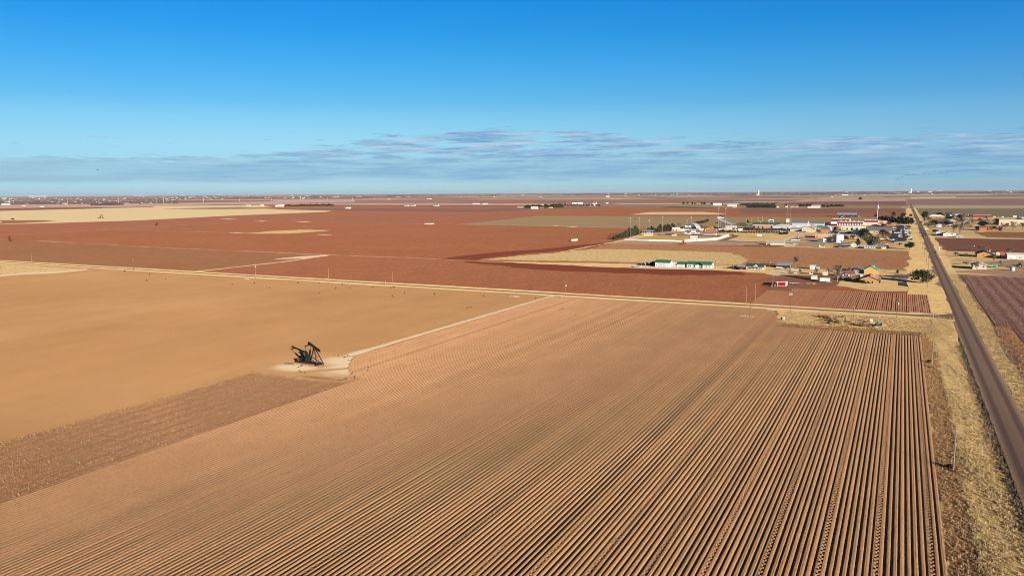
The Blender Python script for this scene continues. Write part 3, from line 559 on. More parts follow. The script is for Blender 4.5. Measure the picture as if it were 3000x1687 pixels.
# --- school and town
CL=pm('canopy_white',(.6,.58,.56),.6,.05)
building('school_hall','school wing with tall red roof and white walls, leftmost of the red roofed blocks','school building',2434,2487,656,7,14,'monos',6,WHT,REDR)
t=building('school_hall','low school wing with a row of white buttresses under a dark red eave','school building',2452,2528,661.5,7.5,10,'monos',3.4,BRICK2,REDR)
w,h=t['_w'],t['_h']
for i in range(16): part(t,'buttress',WHT,MB().prism([(-w/2+w*(i+.15)/16,0),(-w/2+w*(i+.8)/16,0),(-w/2+w*(i+.62)/16,h*.95),(-w/2+w*(i+.3)/16,h*.95)],-2.2,-.05,'y'))
building('school_hall','middle white walled school block with a red roof band above','school building',2529,2571,660,9,10,'monos',4.6,OFFW,REDR,wins=[(.3,.36,.3,.45),(.6,.66,.2,.35)])
t=building('school_hall','large white walled school block with red roof at the east end over orange brick','school building',2573,2620,655,8,12,'monos',4.2,OFFW,REDR,wins=[(.25,.33,.2,.4),(.55,.6,.2,.4)])
building('school_annex','orange brick annex in front of the eastern red roofed block','school building',2582,2626,662,8,10,'flat',.6,BRICK,OFFW,wins=[(.1,.35,.1,.6,DARK)])
t=building('classroom_block','cream classroom block with five dark windows below the red roofed school','school building',2464,2535,674,10.5,18,'flat',1,CREAM,WHR,wins=[(.05,.1,.3,.6),(.22,.28,.1,.6),(.40,.5,.0,.65),(.6,.7,.1,.65),(.78,.81,.2,.5)])
building('brick_block','small red brick block at the left end of the cream classrooms','school building',2443,2454,671.5,9,12,'flat',.6,pm('red_brick',V(186,88,60),.9,.1,3),OFFW)
building('grey_roof_hall','wide hall with broad grey shingle roof beside the car park','school building',2537,2611,683,8,34,'gx',9,PINKW,GREYR,wins=[(.3,.36,.2,.6),(.78,.85,.2,.7)],oh=1.)
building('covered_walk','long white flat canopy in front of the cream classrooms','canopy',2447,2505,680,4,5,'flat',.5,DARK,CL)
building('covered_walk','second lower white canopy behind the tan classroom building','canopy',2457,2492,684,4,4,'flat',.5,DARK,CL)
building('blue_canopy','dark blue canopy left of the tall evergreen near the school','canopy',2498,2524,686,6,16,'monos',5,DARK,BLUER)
t=building('tan_classrooms','long tan flat-roofed classroom building behind the white water tank','school building',2388,2505,697,9.5,22,'flat',.6,TANW2,WHR,wins=[(.03,.06,.2,.7,BRICK2),(.34,.36,.0,.75),(.7,.73,.1,.6)],oh=1.2)
t=building('quonset_hut','grey arched quonset hall with brick lower front beside the school','hall',2402,2434,677.5,5,30,'arch',11,pm('dark_gable',(.06,.065,.07),.8),GREYM)
w,h,r=t['_w'],t['_h'],t['_r']; part(t,'brick_front',BRICK,MB().box(-w*.46,w*.38,-.2,.1,0,(h+r)*.42))
building('teal_hall','teal fronted hall with white roof and red trim behind the quonset hall','hall',2393,2409,667.5,8,14,'flat',.8,TEALW,WHR)
t=building('pump_house','white shed with a teal lower lean-to left of the white water tank','shed',2411,2434,709,9.5,8,'gx',3,WHT,WHR,wins=[(.22,.36,.1,.5)])
w,h=t['_w'],t['_h']; part(t,'lean_to',TEALW,MB().box(-w/2-6,-w/2-.03,-.5,5,0,h*.62))
building('gable_house','small peach gabled house among the trees south of the school','house',2566,2594,701.5,4,14,'gy',5,PEACH,DKR,oh=1.1)
building('gable_house','orange-brown gabled house with dark roof in front of the peach one','house',2581,2612,713,6,16,'gy',5,BRICK2,DKR,wins=[(.45,.5,.3,.7)],oh=1.)
building('gable_house','low white house with dark grey roof and open garage by the ploughed field','house',2572,2596,729,7,11,'gx',6,OFFW,GREYR,doors=[(.03,.42,0,.75,DARK)],oh=.7)
building('gable_shed','small white gabled shed left of the parked motorhomes','shed',2490.5,2508,723,6,6,'gy',5,OFFW,WHR)
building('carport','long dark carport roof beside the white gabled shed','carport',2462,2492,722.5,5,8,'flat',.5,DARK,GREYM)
building('metal_hall','pale grey tall gymnasium with dark roof, biggest of the metal halls','gymnasium',2320,2365,666.5,13.5,30,'gx',7,SILV,GREYR,doors=[(.3,.5,0,.5,WHT),(.7,.82,.1,.45,GREYM)])
building('metal_hall','lower grey metal hall extending east from the pale gymnasium','hall',2365.5,2413,662,7,26,'gx',5.5,SILV,GREYR)
building('metal_hall','low white hipped hall between the brick field house and the gymnasium','hall',2263,2313,669,7.5,28,'hip',5,SILV,WHR)
building('metal_hall','silver low metal shed in front of the gymnasium','hall',2315,2348,677.5,6,14,'monos',4,SILV,LTGREY)
building('metal_hall','pale grey box-like hall right of the silver shed','hall',2349,2391,676.5,10,18,'flat',.6,SILV,LTGREY)
t=building('field_house','long orange brick field house with white roof and four dark doorways','field house',2205,2262,668,8,12,'flat',1,pm('salmon_brick',V(226,158,110),.9,.08,3),WHR,doors=[(.02,.12,0,.85,DARK),(.26,.32,0,.8,DARK),(.49,.54,0,.8,DARK),(.93,.98,0,.9,DARK)])
building('gable_house','cream gabled house with brown roof beside the silver shed','house',2361,2385.5,680,7.5,10,'gy',6.5,PEACH,BRNR2,wins=[(.1,.6,0,.5,GREYM)])
t=building('mobile_home','grey roofed mobile home with a cream porch extension by the field','mobile home',2246,2296.5,717,5.5,10,'gx',5,OFFW,GREYM,ewins=[(.3,.6,.3,.8)])
w,h=t['_w'],t['_h']; part(t,'porch',CREAM,MB().box(-w/2,-w*.12,-5,-.03,0,h*1.05)); part(t,'porch_opening',DARK,MB().box(-w*.44,-w*.24,-5.06,-4.9,0,h*.7))
t=building('quonset_hut','large dark grey quonset barn with two white doors near the ball field','barn',2002,2040,670,4,26,'arch',12,pm('dark_gable',(.06,.065,.07),.8),GREYM)
w,h,r=t['_w'],t['_h'],t['_r']
for u in (-.36,-.1): part(t,'door',WHT,MB().box(u*w,(u+.18)*w,-.3,-.05,(h+r)*.25,(h+r)*.6))
building('box_shed','plain white box shed against the east side of the dark quonset barn','shed',2040,2052,667.5,6.5,10,'flat',.4,WHT,WHR)
random.seed(11)
for u in bpy.data.objects:
    if u.name.startswith('school_hall') and '_r' in u and u['_r']>0 and any(c.name.startswith('roof') and c.data.materials[0]==REDR for c in u.children):
        w,d,h,r_=u['_w'],u['_d'],u['_h'],u['_r']; part(u,'upper_roof',WHR,MB().box(-w/2,w/2,d+.6,d+26,h*.6,h+r_+.55)); up=MB()
        for k in range(5): up.box(-w/2+w*(.1+.17*k),-w/2+w*(.16+.17*k),d+8+k%2*5,d+10+k%2*5,h+r_+.56,h+r_+1.8)
        part(u,'roof_unit',LTGREY,up)
TRAY=[('white roofed house with tan brick front below the cedar row',1966,1989,677.5,6,'gx',5,PEACH,WHR),('white cabin with pale roof left of the quonset barn',1990,2000,677,6,'flat',.5,WHT,WHR),
 ('low white roofed shed in front of the quonset barn',2002,2013,676.5,4,'flat',.6,WHT,WHR),('brick cottage with white flat roof right of the quonset barn',2020,2034,677.5,5,'flat',.6,BRICK,WHR),
 ('white storage box beside the yellow buses',2047,2059,676.5,6,'flat',.4,WHT,WHR),('white storage box in front of the quonset barn yard',2025,2034,681.5,5,'flat',.4,WHT,WHT),
 ('white shed under the grandstand scaffolding',2106,2120,675,4.5,'flat',.4,WHT,WHR),('cream ticket booth right of the grandstand',2122,2133,676,5,'flat',.5,CREAM,WHR),
 ('orange brick store below the grandstand',2132,2143,678,5.5,'flat',.5,BRICK,WHR),('low white store left of the parked maroon trucks',2144,2158,676,3.5,'flat',.4,WHT,WHR),
 ('white concession stand by the maroon trucks',2162,2173,676,5.5,'flat',.6,WHT,WHR),('low dark dugout with maroon roof at the ball field',1950,1972,690,4,'flat',.6,DARK,MAROON),
 ('white low dugout beside the maroon roofed one',1962,1981,690.5,2.5,'flat',.4,WHT,WHR),('cream gate booth by the dark baseball fence',2090,2096,690.5,5,'flat',.5,CREAM,CREAM),
 ('long low grey storage row behind the ball field',2060,2089,690,4,'flat',.5,GREYM,GREYM)]
for lb,x0,x1,yb,hp,ro,rp,wm,rm in TRAY: building('town_shed',lb,'shed',x0,x1,yb,hp,random.uniform(6,10),ro,rp,wm,rm,wins=[(.2,.35,.2,.7),(.6,.75,.2,.7)] if wm in (PEACH,BRICK,CREAM) else ())
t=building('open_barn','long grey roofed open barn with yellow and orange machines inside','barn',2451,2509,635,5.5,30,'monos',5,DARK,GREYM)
# --- east of the road, farther
building('brick_ranch','long brick ranch house with pale hipped roof near the far evergreens','house',2718,2768,639.5,5,16,'hip',5,BRICK,WHR,wins=[(.2,.25,.2,.8),(.5,.55,.2,.8),(.7,.75,.2,.8)])
building('white_house','white house with steep dark roof right of the brick ranch','house',2770,2788,635,6,14,'gx',6,WHT,DKR)
building('red_barn','small red barn with white roof in the distance left of the big red barn','barn',2798,2816,634,4,12,'gx',2.5,REDB,WHR)
building('white_shed','white shed beside the west end of the big red barn','shed',2836,2848,635.5,5,14,'flat',.5,WHT,WHR,doors=[(.5,.9,0,.7,DARK)])
t=building('red_barn','big long red barn with white trimmed low gable','barn',2850,2904,636.5,6,22,'gy',1.6,REDB,WHR,oh=.6)
building('dark_roof_house','house with long dark blue roof behind the bare trees','house',2748,2792,660,4,16,'gx',6,PINKW,NAVY)
building('white_shed','white arched trailer-like shed among the bare trees','shed',2744,2758,665.5,5,8,'gx',1.5,WHT,WHR,wins=[(.1,.35,.3,.8)])
building('brown_roof_house','house with orange-tan shingle roof behind the white gabled pair','house',2733,2753,679,4,14,'gx',5,DARK,TANR)
building('white_house','white gabled house with blue roof, left of a gabled pair by the maroon field','house',2741,2762,689,8.5,14,'gy',4,pm('blue_white_siding',V(226,236,250),.5,.04),WHR,oh=.9)
t=building('white_house','white gabled house in front, right of a gabled pair by the maroon field','house',2763,2790,691.5,6.5,16,'gy',4.5,WHT,WHR,wins=[(.38,.5,.45,.75)],oh=.9)
building('white_shed','white flat shed joined to the right of the gabled white house','shed',2791,2801,691,7,8,'flat',.4,WHT,WHR,wins=[(.35,.5,.2,.7)])
building('grey_shed','pale grey shed with a very low gable at the maroon field edge','shed',2801,2822,695.5,5,10,'gy',3,pm('blue_grey_siding',V(190,204,206),.5,.05),GREYM,doors=[(.35,.5,0,.4,DARK)])
t=building('brick_ranch','long orange brick ranch house with red-brown roof and white awning','house',2869,2936,675.5,9,14,'gx',3.5,BRICK,BRNR2,wins=[(.33,.4,.2,.9,DARK),(.5,.58,.2,.9,BRICK2),(.7,.78,.2,.9,BRICK2),(.86,.93,.2,.9,DARK)])
w,h=t['_w'],t['_h']; part(t,'white_awning',WHT,MB().prism([(w*.2,h*1.05),(w*.27,h*1.5),(w*.4,h*1.5),(w*.46,h*1.05)],-2,2,'y'))
building('brown_roof_house','house with plain orange-brown hipped roof left of the brick ranch','house',2847,2873,666,3,16,'hip',7,BRICK2,TANR)
building('grey_roof_house','low house with long grey roof behind the tall bare trees','house',2778,2806,648,4,18,'hip',5,PINKW,GREYR)
building('white_house','pale blue-white house seen behind the bare trees','house',2823,2836,651,8,12,'gx',2,pm('blue_white_siding',V(226,236,250),.5,.04),GREYR,wins=[(.3,.45,.2,.6)])
t=building('school_hall','long cream school building with white roof edge at the right edge','school building',2926,3080,659.5,13,40,'flat',2,PEACH,WHR,wins=[(.04,.07,.1,.5),(.13,.2,.1,.45,DARK)])
# --- far farmsteads
FAR=[('far_barn','long white barn with grey end at the west edge of the far wood','barn',1555,1573,613,6,'gx',2,OFFW,WHR),('far_house','low tan house west of the far white barn','house',1516,1530,608.5,2,'flat',.4,CREAM,OFFW),
 ('far_house','brown house below the far wood','house',1581,1590,611,2,'gx',2,BRICK2,BRNR),('far_house','yellowish house tucked against the far wood','house',1607,1616,610,2,'gx',1.5,CREAM,BRNR),
 ('far_shed','white roofs within the far wood','shed',1584,1592,604,2,'gx',2,WHT,WHR),('far_house','pale farmhouse row right of the far wood','house',1676,1690,599,3,'gx',2.5,OFFW,WHR),('far_house','second pale farmhouse right of the far wood','house',1691,1705,598.5,3,'gx',2.5,OFFW,WHR),
 ('far_house','white house with red roof on the far farm','house',1736,1746,599,4,'gx',4,WHT,REDR),('far_shed','white shed in front of the red roofed far house','shed',1733,1741,603.5,3,'flat',.4,WHT,WHR),('far_shed','white shed left of the red roofed far house','shed',1722,1731,603,1.6,'gx',1.5,WHT,WHR),
 ('far_shed','lone white shed right of the red roofed far house','shed',1775,1780,597,2.5,'gx',1,WHT,WHR),('far_barn','long white arched barn beyond the green wheat','barn',2089,2113,602.5,4,'gx',3,WHT,WHR),
 ('far_barn','white barn with broad grey roof beyond the green wheat','barn',2131,2157,605,4,'gx',4,WHT,GREYM),('far_house','pale house below the far grey roofed barn','house',2146,2156,608.5,2,'gx',1.6,OFFW,BRNR),
 ('far_house','white house right of the dark far evergreen block','house',2273,2280,608.5,2.5,'gx',1.5,WHT,WHR),('far_house','white house in a row along the far farm road','house',2300,2306,607.5,2,'gx',1.5,WHT,WHR),('far_house','tan house in a row along the far farm road','house',2318,2326,608,2,'gx',1.5,CREAM,TANR),('far_house','peach house in a row along the far farm road','house',2330,2338,608,2,'gx',1.5,PEACH,TANR),
 ('far_barn','long white low barn behind the open grey barn','barn',2366,2402,609.5,1.8,'gx',2,WHT,WHR),('far_barn','grey roofed house behind the long white low barn','house',2376,2404,606,2,'gx',3,OFFW,GREYM),
 ('field_shed','small white shed alone in the red field','shed',1673,1682,706.5,4.6,'gx',1.2,OFFW,WHR),('field_trailer','long white trailer with dark middle alone in the red field','trailer',1244,1262,657.5,2.6,'flat',.4,OFFW,WHR),
 ('far_shed','white L-shaped shed in the far red field','shed',1012,1023,611.5,3,'gx',1.4,WHT,WHR),('far_barn','white farm buildings at the left end of a far tree row','barn',806,826,606,3,'gx',2.4,WHT,WHR),('far_barn','wide white roofed barn left of the far tree row','barn',818,838,604,3,'gx',2.,OFFW,WHR),
 ('far_shed','small cream shed above the straw field','shed',721,730,603.5,2,'gx',1,CREAM,WHR),('far_shed','small white shed above the straw field','shed',762,768,603,2.4,'gx',1,WHT,WHR),
 ('far_barn','white far barn nearest the left edge of the photo','barn',4,23,600.5,3,'gx',1.6,WHT,WHR),('far_shed','pale shed just right of the leftmost transmission pole','shed',63,69,604.5,2,'gx',1,OFFW,WHR),('far_shed','white shed above the maroon strip at left','shed',116,122,607,2,'gx',1,WHT,WHR),
 ('far_house','grey far farmhouse in the maroon field, left of a pair','house',1184,1194,604.5,2.5,'gx',1.5,LTGREY,GREYR),('far_house','grey far farmhouse in the maroon field, right of a pair','house',1200,1214,604,3,'gx',2,LTGREY,GREYR),('far_house','grey far house standing alone on the straw strip','house',1270,1283,604.5,3,'gx',2.5,LTGREY,GREYR),
 ('far_shed','left one of two small white sheds in the far centre field','shed',1413,1419,599.5,2.5,'gx',1,WHT,WHR),('far_shed','right one of two small white sheds in the far centre field','shed',1420,1426,599,2.5,'gx',1,WHT,WHR),('far_barn','long white barn by the far centre fields','barn',1384,1402,598,1.6,'gx',1.,WHT,WHR),
 ('far_barn','white barn below the horizon right of centre','barn',1775,1785,577.5,2,'gx',1.4,WHT,WHR),('far_house','far white house by a lane below the right horizon','house',2467,2484,573,1.6,'gx',1.2,WHT,WHR),('far_shed','small white shed beside the lane below the right horizon','shed',2434,2441,577,1,'gx',.8,WHT,WHR)]
for nm,lb,ct,x0,x1,yb,hp,ro,rp,wm,rm in FAR: building(nm,lb,ct,x0,x1,yb,hp,12,ro,rp,wm,rm,oh=.3)
# ------------------------------------------------------------------ pumpjack in the foreground
def pumpjack(name,label,loc,rotz=0,group=None):
    t=thing(name,label,'pumpjack',loc,rotz,group)
    s=MB()
    for y in (-.75,.75): s.box(-7.7,3.1,y-.14,y+.14,.5,.92)
    for x in (-7.6,-6.1,-4.4,-2.7,-.9,.9,2.9): s.box(x-.12,x+.12,-.61,.61,.52,.88)
    s.box(2.55,3.2,-1.8,1.8,.42,.72); obj('skid',s,BLK,t)
    b=MB().box(-5.4,.4,-1.05,1.05,-.2,.5); b.box(-7.4,-6.6,-.9,.9,-.2,.5); b.box(2.3,3.3,-1.9,1.9,-.2,.42); obj('concrete_base',b,RUST,t)
    for x,y,tx,ty in ((2.9,-1.65,.75,-.22),(2.9,1.65,.75,.22),(-1.55,0,.3,0)):
        obj('samson_leg',MB().beam((x,y,.72 if x>0 else .92),(tx,ty,6.05),.34,.34),BLK,t)
    obj('leg_brace',MB().beam((1.87,-1.0,3.2),(1.87,1.0,3.2),.14,.14).beam((-2.,.55,2.3),(2.6,-1.35,.8),.16,.16),BLK,t)
    obj('saddle_bearing',MB().box(.1,1.,-.45,.45,5.95,6.25),BLK,t)
    sl=-.515; wb=MB(); bz=lambda x:6.62+sl*(x-.55)*1.0
    x0,x1=-2.15,3.15; n=Vector((.515,0,1)).normalized()*.36; p=[Vector((x0,0,bz(x0)))-n,Vector((x1,0,bz(x1)))-n,Vector((x1,0,bz(x1)))+n,Vector((x0,0,bz(x0)))+n]
    wb.prism([(q.x,q.z) for q in p],-.09,.09); 
    for k in (-1,1):
        e=[Vector((x0,0,bz(x0)))+k*n*.84,Vector((x1,0,bz(x1)))+k*n*.84,Vector((x1,0,bz(x1)))+k*n*1.02,Vector((x0,0,bz(x0)))+k*n*1.02]
        if k<0: e=e[::-1]
        wb.prism([(q.x,q.z) for q in e],-.26,.26)
    beam=obj('walking_beam',wb,BLK,t)
    obj('beam_tip',MB().beam((3.12,0,bz(3.15)-.2),(3.62,0,bz(3.15)-.5),.18,.18),pm('worn_yellow_paint',(.10,.08,.04),.7,.2),beam)
    obj('equalizer',MB().beam((-2.3,-1.55,6.95),(-2.3,1.55,6.95),.34,.3).beam((-2.25,0,6.9),(-2.0,0,7.75),.3,.4),BLK,t)
    gb=MB().box(-3.6,-1.9,-.62,.62,.92,3.0); gb.prism([(-3.4,3.0),(-2.1,3.0),(-2.35,3.55),(-3.15,3.55)],-.55,.55); gb.box(-3.75,-1.75,-.7,.7,.93,1.15); gb.tube((-2.7,-1.2,2.25),(-2.7,1.2,2.25),.16,n=10)
    obj('gearbox',gb,pm('dark_gearbox',(.012,.0125,.012),.6,.25),t)
    for y in (-1.02,1.02):
        c=MB(); a=Vector((-2.95,y,1.75)); e=Vector((-2.25,y,5.05)); c.beam(a,e,.2,.42); cr=obj('crank',c,BLK,t)
        w=MB(); m1=a.lerp(e,.36); m2=a.lerp(e,1.); w.beam(m1,m2,.34,.62); obj('counterweight',w,BLK,cr)
        obj('pitman_arm',MB().beam((-2.3,y*1.42,6.9),(-2.45,y*1.42,3.95),.13,.13).beam((-2.45,y*1.05,3.95),(-2.45,y*1.5,3.95),.16,.16),BLK,t)
    bg=MB(); bg.beam((-6.5,.5,1.5),(-3.2,.75,2.5),.2,.5); obj('belt_guard',bg,BLK,t)
    en=MB().box(-7.3,-6.4,-.5,.5,.92,1.5); en.tube((-7.45,0,1.55),(-6.2,0,1.55),.42,n=12); e1=obj('engine',en,REDEN,t)
    obj('flywheel',MB().tube((-6.15,0,1.5),(-6.0,0,1.5),.62,n=14),BLK,e1)
    ld=MB()
    for y in (-.2,.2): ld.tube((1.7,y+.05,.7),(.95,y+.05,6.),.025,n=4)
    for i in range(17):
        f=i/17; ld.tube((1.7-.75*f,-.15,.8+5.2*f),(1.7-.75*f,.25,.8+5.2*f),.018,n=4)
    obj('ladder',ld,BLK,t)
    wh=MB().tube((4.,0,-.1),(4.,0,1.3),.13,n=8); wh.tube((4.,0,1.0),(4.7,-.2,1.0),.08,n=6).tube((4.7,-.2,1.0),(4.9,-.3,-.1),.08,n=6).tube((4.,0,1.3),(4.,0,1.75),.05,n=6)
    obj('wellhead',wh,pm('rusty_pipe',(.09,.05,.035),.8,.3),t)
    return t
pj=pumpjack('pumpjack','large black oil pumpjack without a horsehead on a pale caliche pad',(-186.0,207.6,.0))
for lb,px,py,sc,rz in (('small dark pumpjack by a pale pad at the left edge of the photo',28,707,1.0,2.5),('tiny dark pumpjack on a pale lane in the red field',461,661.5,.9,.3),('tiny pumpjack standing in the straw coloured field',298,639.5,1.3,1.2)):
    x,y=P(px,py); dup(pj,(x,y,.05),rz,lb,scale=sc)
x,y=P(850,1070); t=thing('pipe_rack','low rusty pipe railing left of the pumpjack skid','pipe railing',(x,y,0)); r_=MB()
for i in range(4): r_.tube((i*1.1-2,.2*i,0),(i*1.1-2,.2*i,.9),.05)
r_.tube((-2,0,.85),(1.3,.6,.85),.05).tube((-2,0,.45),(1.3,.6,.45),.04); obj('railing',r_,pm('rusty_pipe',(.09,.05,.035),.8,.3),t)
# ------------------------------------------------------------------ poles
def pole(label,bx,by,ty,arm=0,trans=0,mat=WOOD,r=.15,cat='utility pole',name='utility_pole',lean=0,group='wooden utility poles',lamp=False):
    X,Y=P(bx,by); s=mpp(X,Y); h=(by-ty)*s*1.0
    t=thing(name,label,cat,(X,Y,0),0,group); rr=max(r,.30*s) if s<.5 else max(r,.2*s)
    obj('pole',MB().tube((0,0,-.5),(lean*h,0,h),rr,rr*.7,8),mat,t)
    if arm:
        z=h-.5-.06*h; w=max(1.2,arm)
        a=obj('crossarm',MB().beam((lean*h-w*.7,w*.7,z),(lean*h+w*.7,-w*.7,z),.14,.18),WOODL,t)
        for k in (-.95,-.5,.5,.95): obj('insulator',MB().tube((lean*h+k*w*.7,-k*w*.7,z+.1),(lean*h+k*w*.7,-k*w*.7,z+.4),.07,n=6),LTGREY,a)
    for k in range(trans):
        z=h*.72; dx=.45 if k==0 else -.45
        obj('transformer',MB().lathe([(0,z-.55),(.3,z-.55),(.32,z-.5),(.32,z+.4),(.22,z+.52),(0,z+.52)],12,lean*h*.7+dx,-.15),LTGREY,t)
    if lamp: obj('lamp_head',MB().beam((0,0,h*.93),(.9,-.5,h*.98),.08,.08).box(.7,1.2,-.7,-.3,h*.93,h*1.0),WHT,t)
    return t
W2='wooden utility pole '
pole('tall wooden utility pole nearest the camera, standing in roadside weeds',2793,1378,1253,arm=0,mat=WOODL)
pole(W2+'with a white guard at its foot, by roadside weeds',2730,1076,991,mat=WOODL)
pole(W2+'at the road junction with a crossarm, rightmost along the cross road',2707,931,870,arm=1.3)
pole(W2+'with a transformer left of the junction pole',2626,931,871,arm=1.1,trans=1)
pole(W2+'with crossarm and two white transformers south of the red shed',2315,910,842,arm=1.2,trans=2)
pole('plain dark pole on a pale heap at the ridged field top',2196.6,931,875,lean=.02)
pole('plain tall pole, left of two bare poles beside the cross road',2185.5,903,839,mat=WOODL)
pole('plain tall pole, right of two bare poles beside the cross road',2212,888,830.5,mat=WOODL)
pole('thin pole rising beside the red shed in the field',2263.5,843,800,mat=WOODL)
pole('dark pole with a small lamp by the cream farmhouse drive',2253,794.5,768,lamp=True)
pole('dark pole in front of the grey pole shed, left of a pair',2312.5,802,771,trans=1)
pole('dark pole in front of the grey pole shed, right of a pair',2317,793,774)
pole(W2+'with crossarm and transformer where the caliche lane meets the road',1656,871,822,arm=1.2,trans=1)
pole('short dark stump of a pole by a brush heap beside the road',1512.5,869.5,850,r=.2)
pole('pale pole with crossarm in the middle of the cross road line',1151,838,796.5,arm=1.3,mat=WOODL)
pole('pale bare pole between two crossarm poles along the cross road',963,827,782,mat=WOODL)
pole('pole with a big white transformer near a fallen branch',749,815,768,trans=1,mat=WOODL)
pole('dark pole with a white crossarm left of the field lane',391.5,793,758,arm=1.6)
pole('thin pale pole farthest left along the cross road',93,773,742,mat=WOODL)
pole('dark pole behind the green roofed ranch house',2095.5,790,761)
pole('thin pole between ranch house and cream farmhouse',2118.5,781,765)
pole('thin dark pole behind the brown roofed pink house',2500,793,777)
for i,(bx,by,ty) in enumerate(((2716,845,790),(2719,803,746),(2714,768,730),(2708.5,753,722),(2702,737,710),(2697,717,697),(2693,703,684),(2688,690,673))):
    pole(ORD[i].capitalize()+' of the crossarm poles along the west side of the road, nearest first',bx,by,ty,arm=1.3,trans=1 if i in(1,2) else 0,group='road line utility poles')
pole('dark pole with a white lamp beside the tan brick house',2848,758.5,719,lamp=True)
pole('thin dark post in front of the tan brick house',2859.5,765.5,749,r=.1)
pole('thin pole standing at the garage door of the long white shop',2979,757,747,lamp=True,r=.1)
pole('dark pole beside the school lawn near the grey garage house',2625.5,723,700)
pole('dark pole on the lawn left of the mobile home',2237.5,712,687,lamp=True)
pole('pole with crossarm at the left end of the cedar row',1792,702,681,arm=1.4)
pole('pole with crossarm behind the cedars by the ball field',1887,680,663,arm=1.4)
pole('dark pole between the white tank and the trees',2486,711,694)
pole('thin pole by the evergreens near the far red barn',2961,640,626)
# small signs and markers along the cross road
X,Y=P(2734,934); t=thing('street_sign','street name sign on a thin post at the junction','road sign',(X,Y,0)); obj('post',MB().tube((0,0,-.3),(0,0,3.),.05),STEEL,t); obj('sign_plate',MB().box(-.5,.5,-.03,.03,2.6,3.0),pm('blue_sign',V(130,160,210),.5,.05),t)
X,Y=P(1129,836); t=thing('marker_post','thin pale marker post beside the cross road at centre','marker',(X,Y,0)); obj('post',MB().tube((0,0,-.2),(0,0,2.6),.07),LTGREY,t); obj('cap',MB().tube((0,0,2.6),(0,0,2.9),.12),WHT,t)
X,Y=P(2779.5,787); t=thing('warning_sign','yellow diamond warning sign on the right roadside','road sign',(X,Y,0)); obj('post',MB().tube((0,0,-.3),(0,0,2.3),.06),STEEL,t); obj('sign_plate',MB().prism([(-.75,2.3),(0,1.6),(.75,2.3),(0,3.05)],-.12,-.06),YELL,t)
X,Y=P(2783,788.5); t=thing('mailbox','small white mailbox below the yellow sign','mailbox',(X,Y,0)); obj('post',MB().tube((0,0,-.2),(0,0,.9),.06),WOODL,t); obj('box',MB().prism([(-.3,.9),(.3,.9),(.3,1.3),(0,1.5),(-.3,1.3)],-.4,.4),WHT,t)
X,Y=P(2751,737); t=thing('pipe_stand','white standpipe post beside the maroon field','standpipe',(X,Y,0)); obj('pipe',MB().tube((0,0,-.3),(0,0,4.6),.28,.2,8).tube((0,0,4.6),(0,0,5.),.1),WHT,t); obj('base',MB().box(-.8,.8,-.8,.8,-.1,.5),LTGREY,t)
X,Y=P(2740,741); t=thing('round_bale','dark round bale beside the road','bale',(X,Y,0)); obj('bale',MB().tube((-.8,0,.9),(.8,0,.9),.95,n=16),pm('dark_hay',(.03,.025,.02),.9,.3),t)
for lb,px,py,n0 in (('white picked-over rubbish heap beside the big bare tree',2375,832,5),('pale brush heap around the pole at the ridged field top',2186,929,9),('white brush heap by the stump beside the road',1508,871,6),('pale heap below the transformer pole by the lane',1652,871,4),('pale fallen branch heap left of the transformer pole',724,819,6)):
    X,Y=P(px,py); hb=MB(); rr=random.Random(px)
    for k in range(n0*3):
        a,b=rr.uniform(-2.6,2.6),rr.uniform(-1,1); hb.beam((a,b,.1),(a+rr.uniform(-1.6,1.6),b+rr.uniform(-.8,.8),rr.uniform(.1,1.1)),.12,.12)
    tag(obj('brush_heap',hb,pm('bleached_brush',(0.4785,0.3625,0.2465),.9,.2),None,(X,Y,0)),lb,'brush heap')
# ------------------------------------------------------------------ sports ground
def floodlight(label,bx,by,ty,w=1.6,tall=None):
    X,Y=P(bx,by); s=mpp(X,Y); h=(by-ty)*s
    t=thing('floodlight','%s'%label,'floodlight',(X,Y,0),0,'sports field floodlights'); rr=.36*s
    obj('pole',MB().tube((0,0,-.5),(0,0,h),rr*.62,rr*.4,8),STEEL,t)
    ww=w*s*1.9; b=MB().box(-ww/2,ww/2,-.15,.15,h-.5,h-.3).box(-ww/2,ww/2,-.15,.15,h-2.,h-1.8); lb=obj('light_bank',b,STEEL,t)
    lm=MB()
    for i in range(4):
        for z in (h-1.7,h-.25): lm.box(-ww/2+ww*(i+.1)/4,-ww/2+ww*(i+.8)/4,-.55,-.16,z-.35,z+.35)
    obj('lamps',lm,GREYM,lb)
for i,(bx,by,ty,lb) in enumerate(((1846.6,696.4,637,'floodlight mast leftmost, in front of the tallest cedar'),(1872.7,690,637,'floodlight mast right of the big cedar, second from left'),(1901,701,643,'floodlight mast in front of the ball field grandstand'),
  (1940.7,688.5,634.5,'floodlight mast before the dark cedar row'),(2024,690,634.5,'floodlight mast in front of the quonset barn, taller one'),(2012,706,645,'floodlight mast at left end of the banner fence, before the barn'),(2097.8,701,670,'short floodlight mast at the corner of the banner fence'),
  (2124.5,696,608,'floodlight mast right of the grandstand'),(2104.5,671,610,'floodlight mast behind the grandstand'),(2305,655,600,'left floodlight mast beside the white scoreboard'),(2315.5,658.5,606,'right floodlight mast beside the white scoreboard'))):
    floodlight(lb,bx,by,ty)
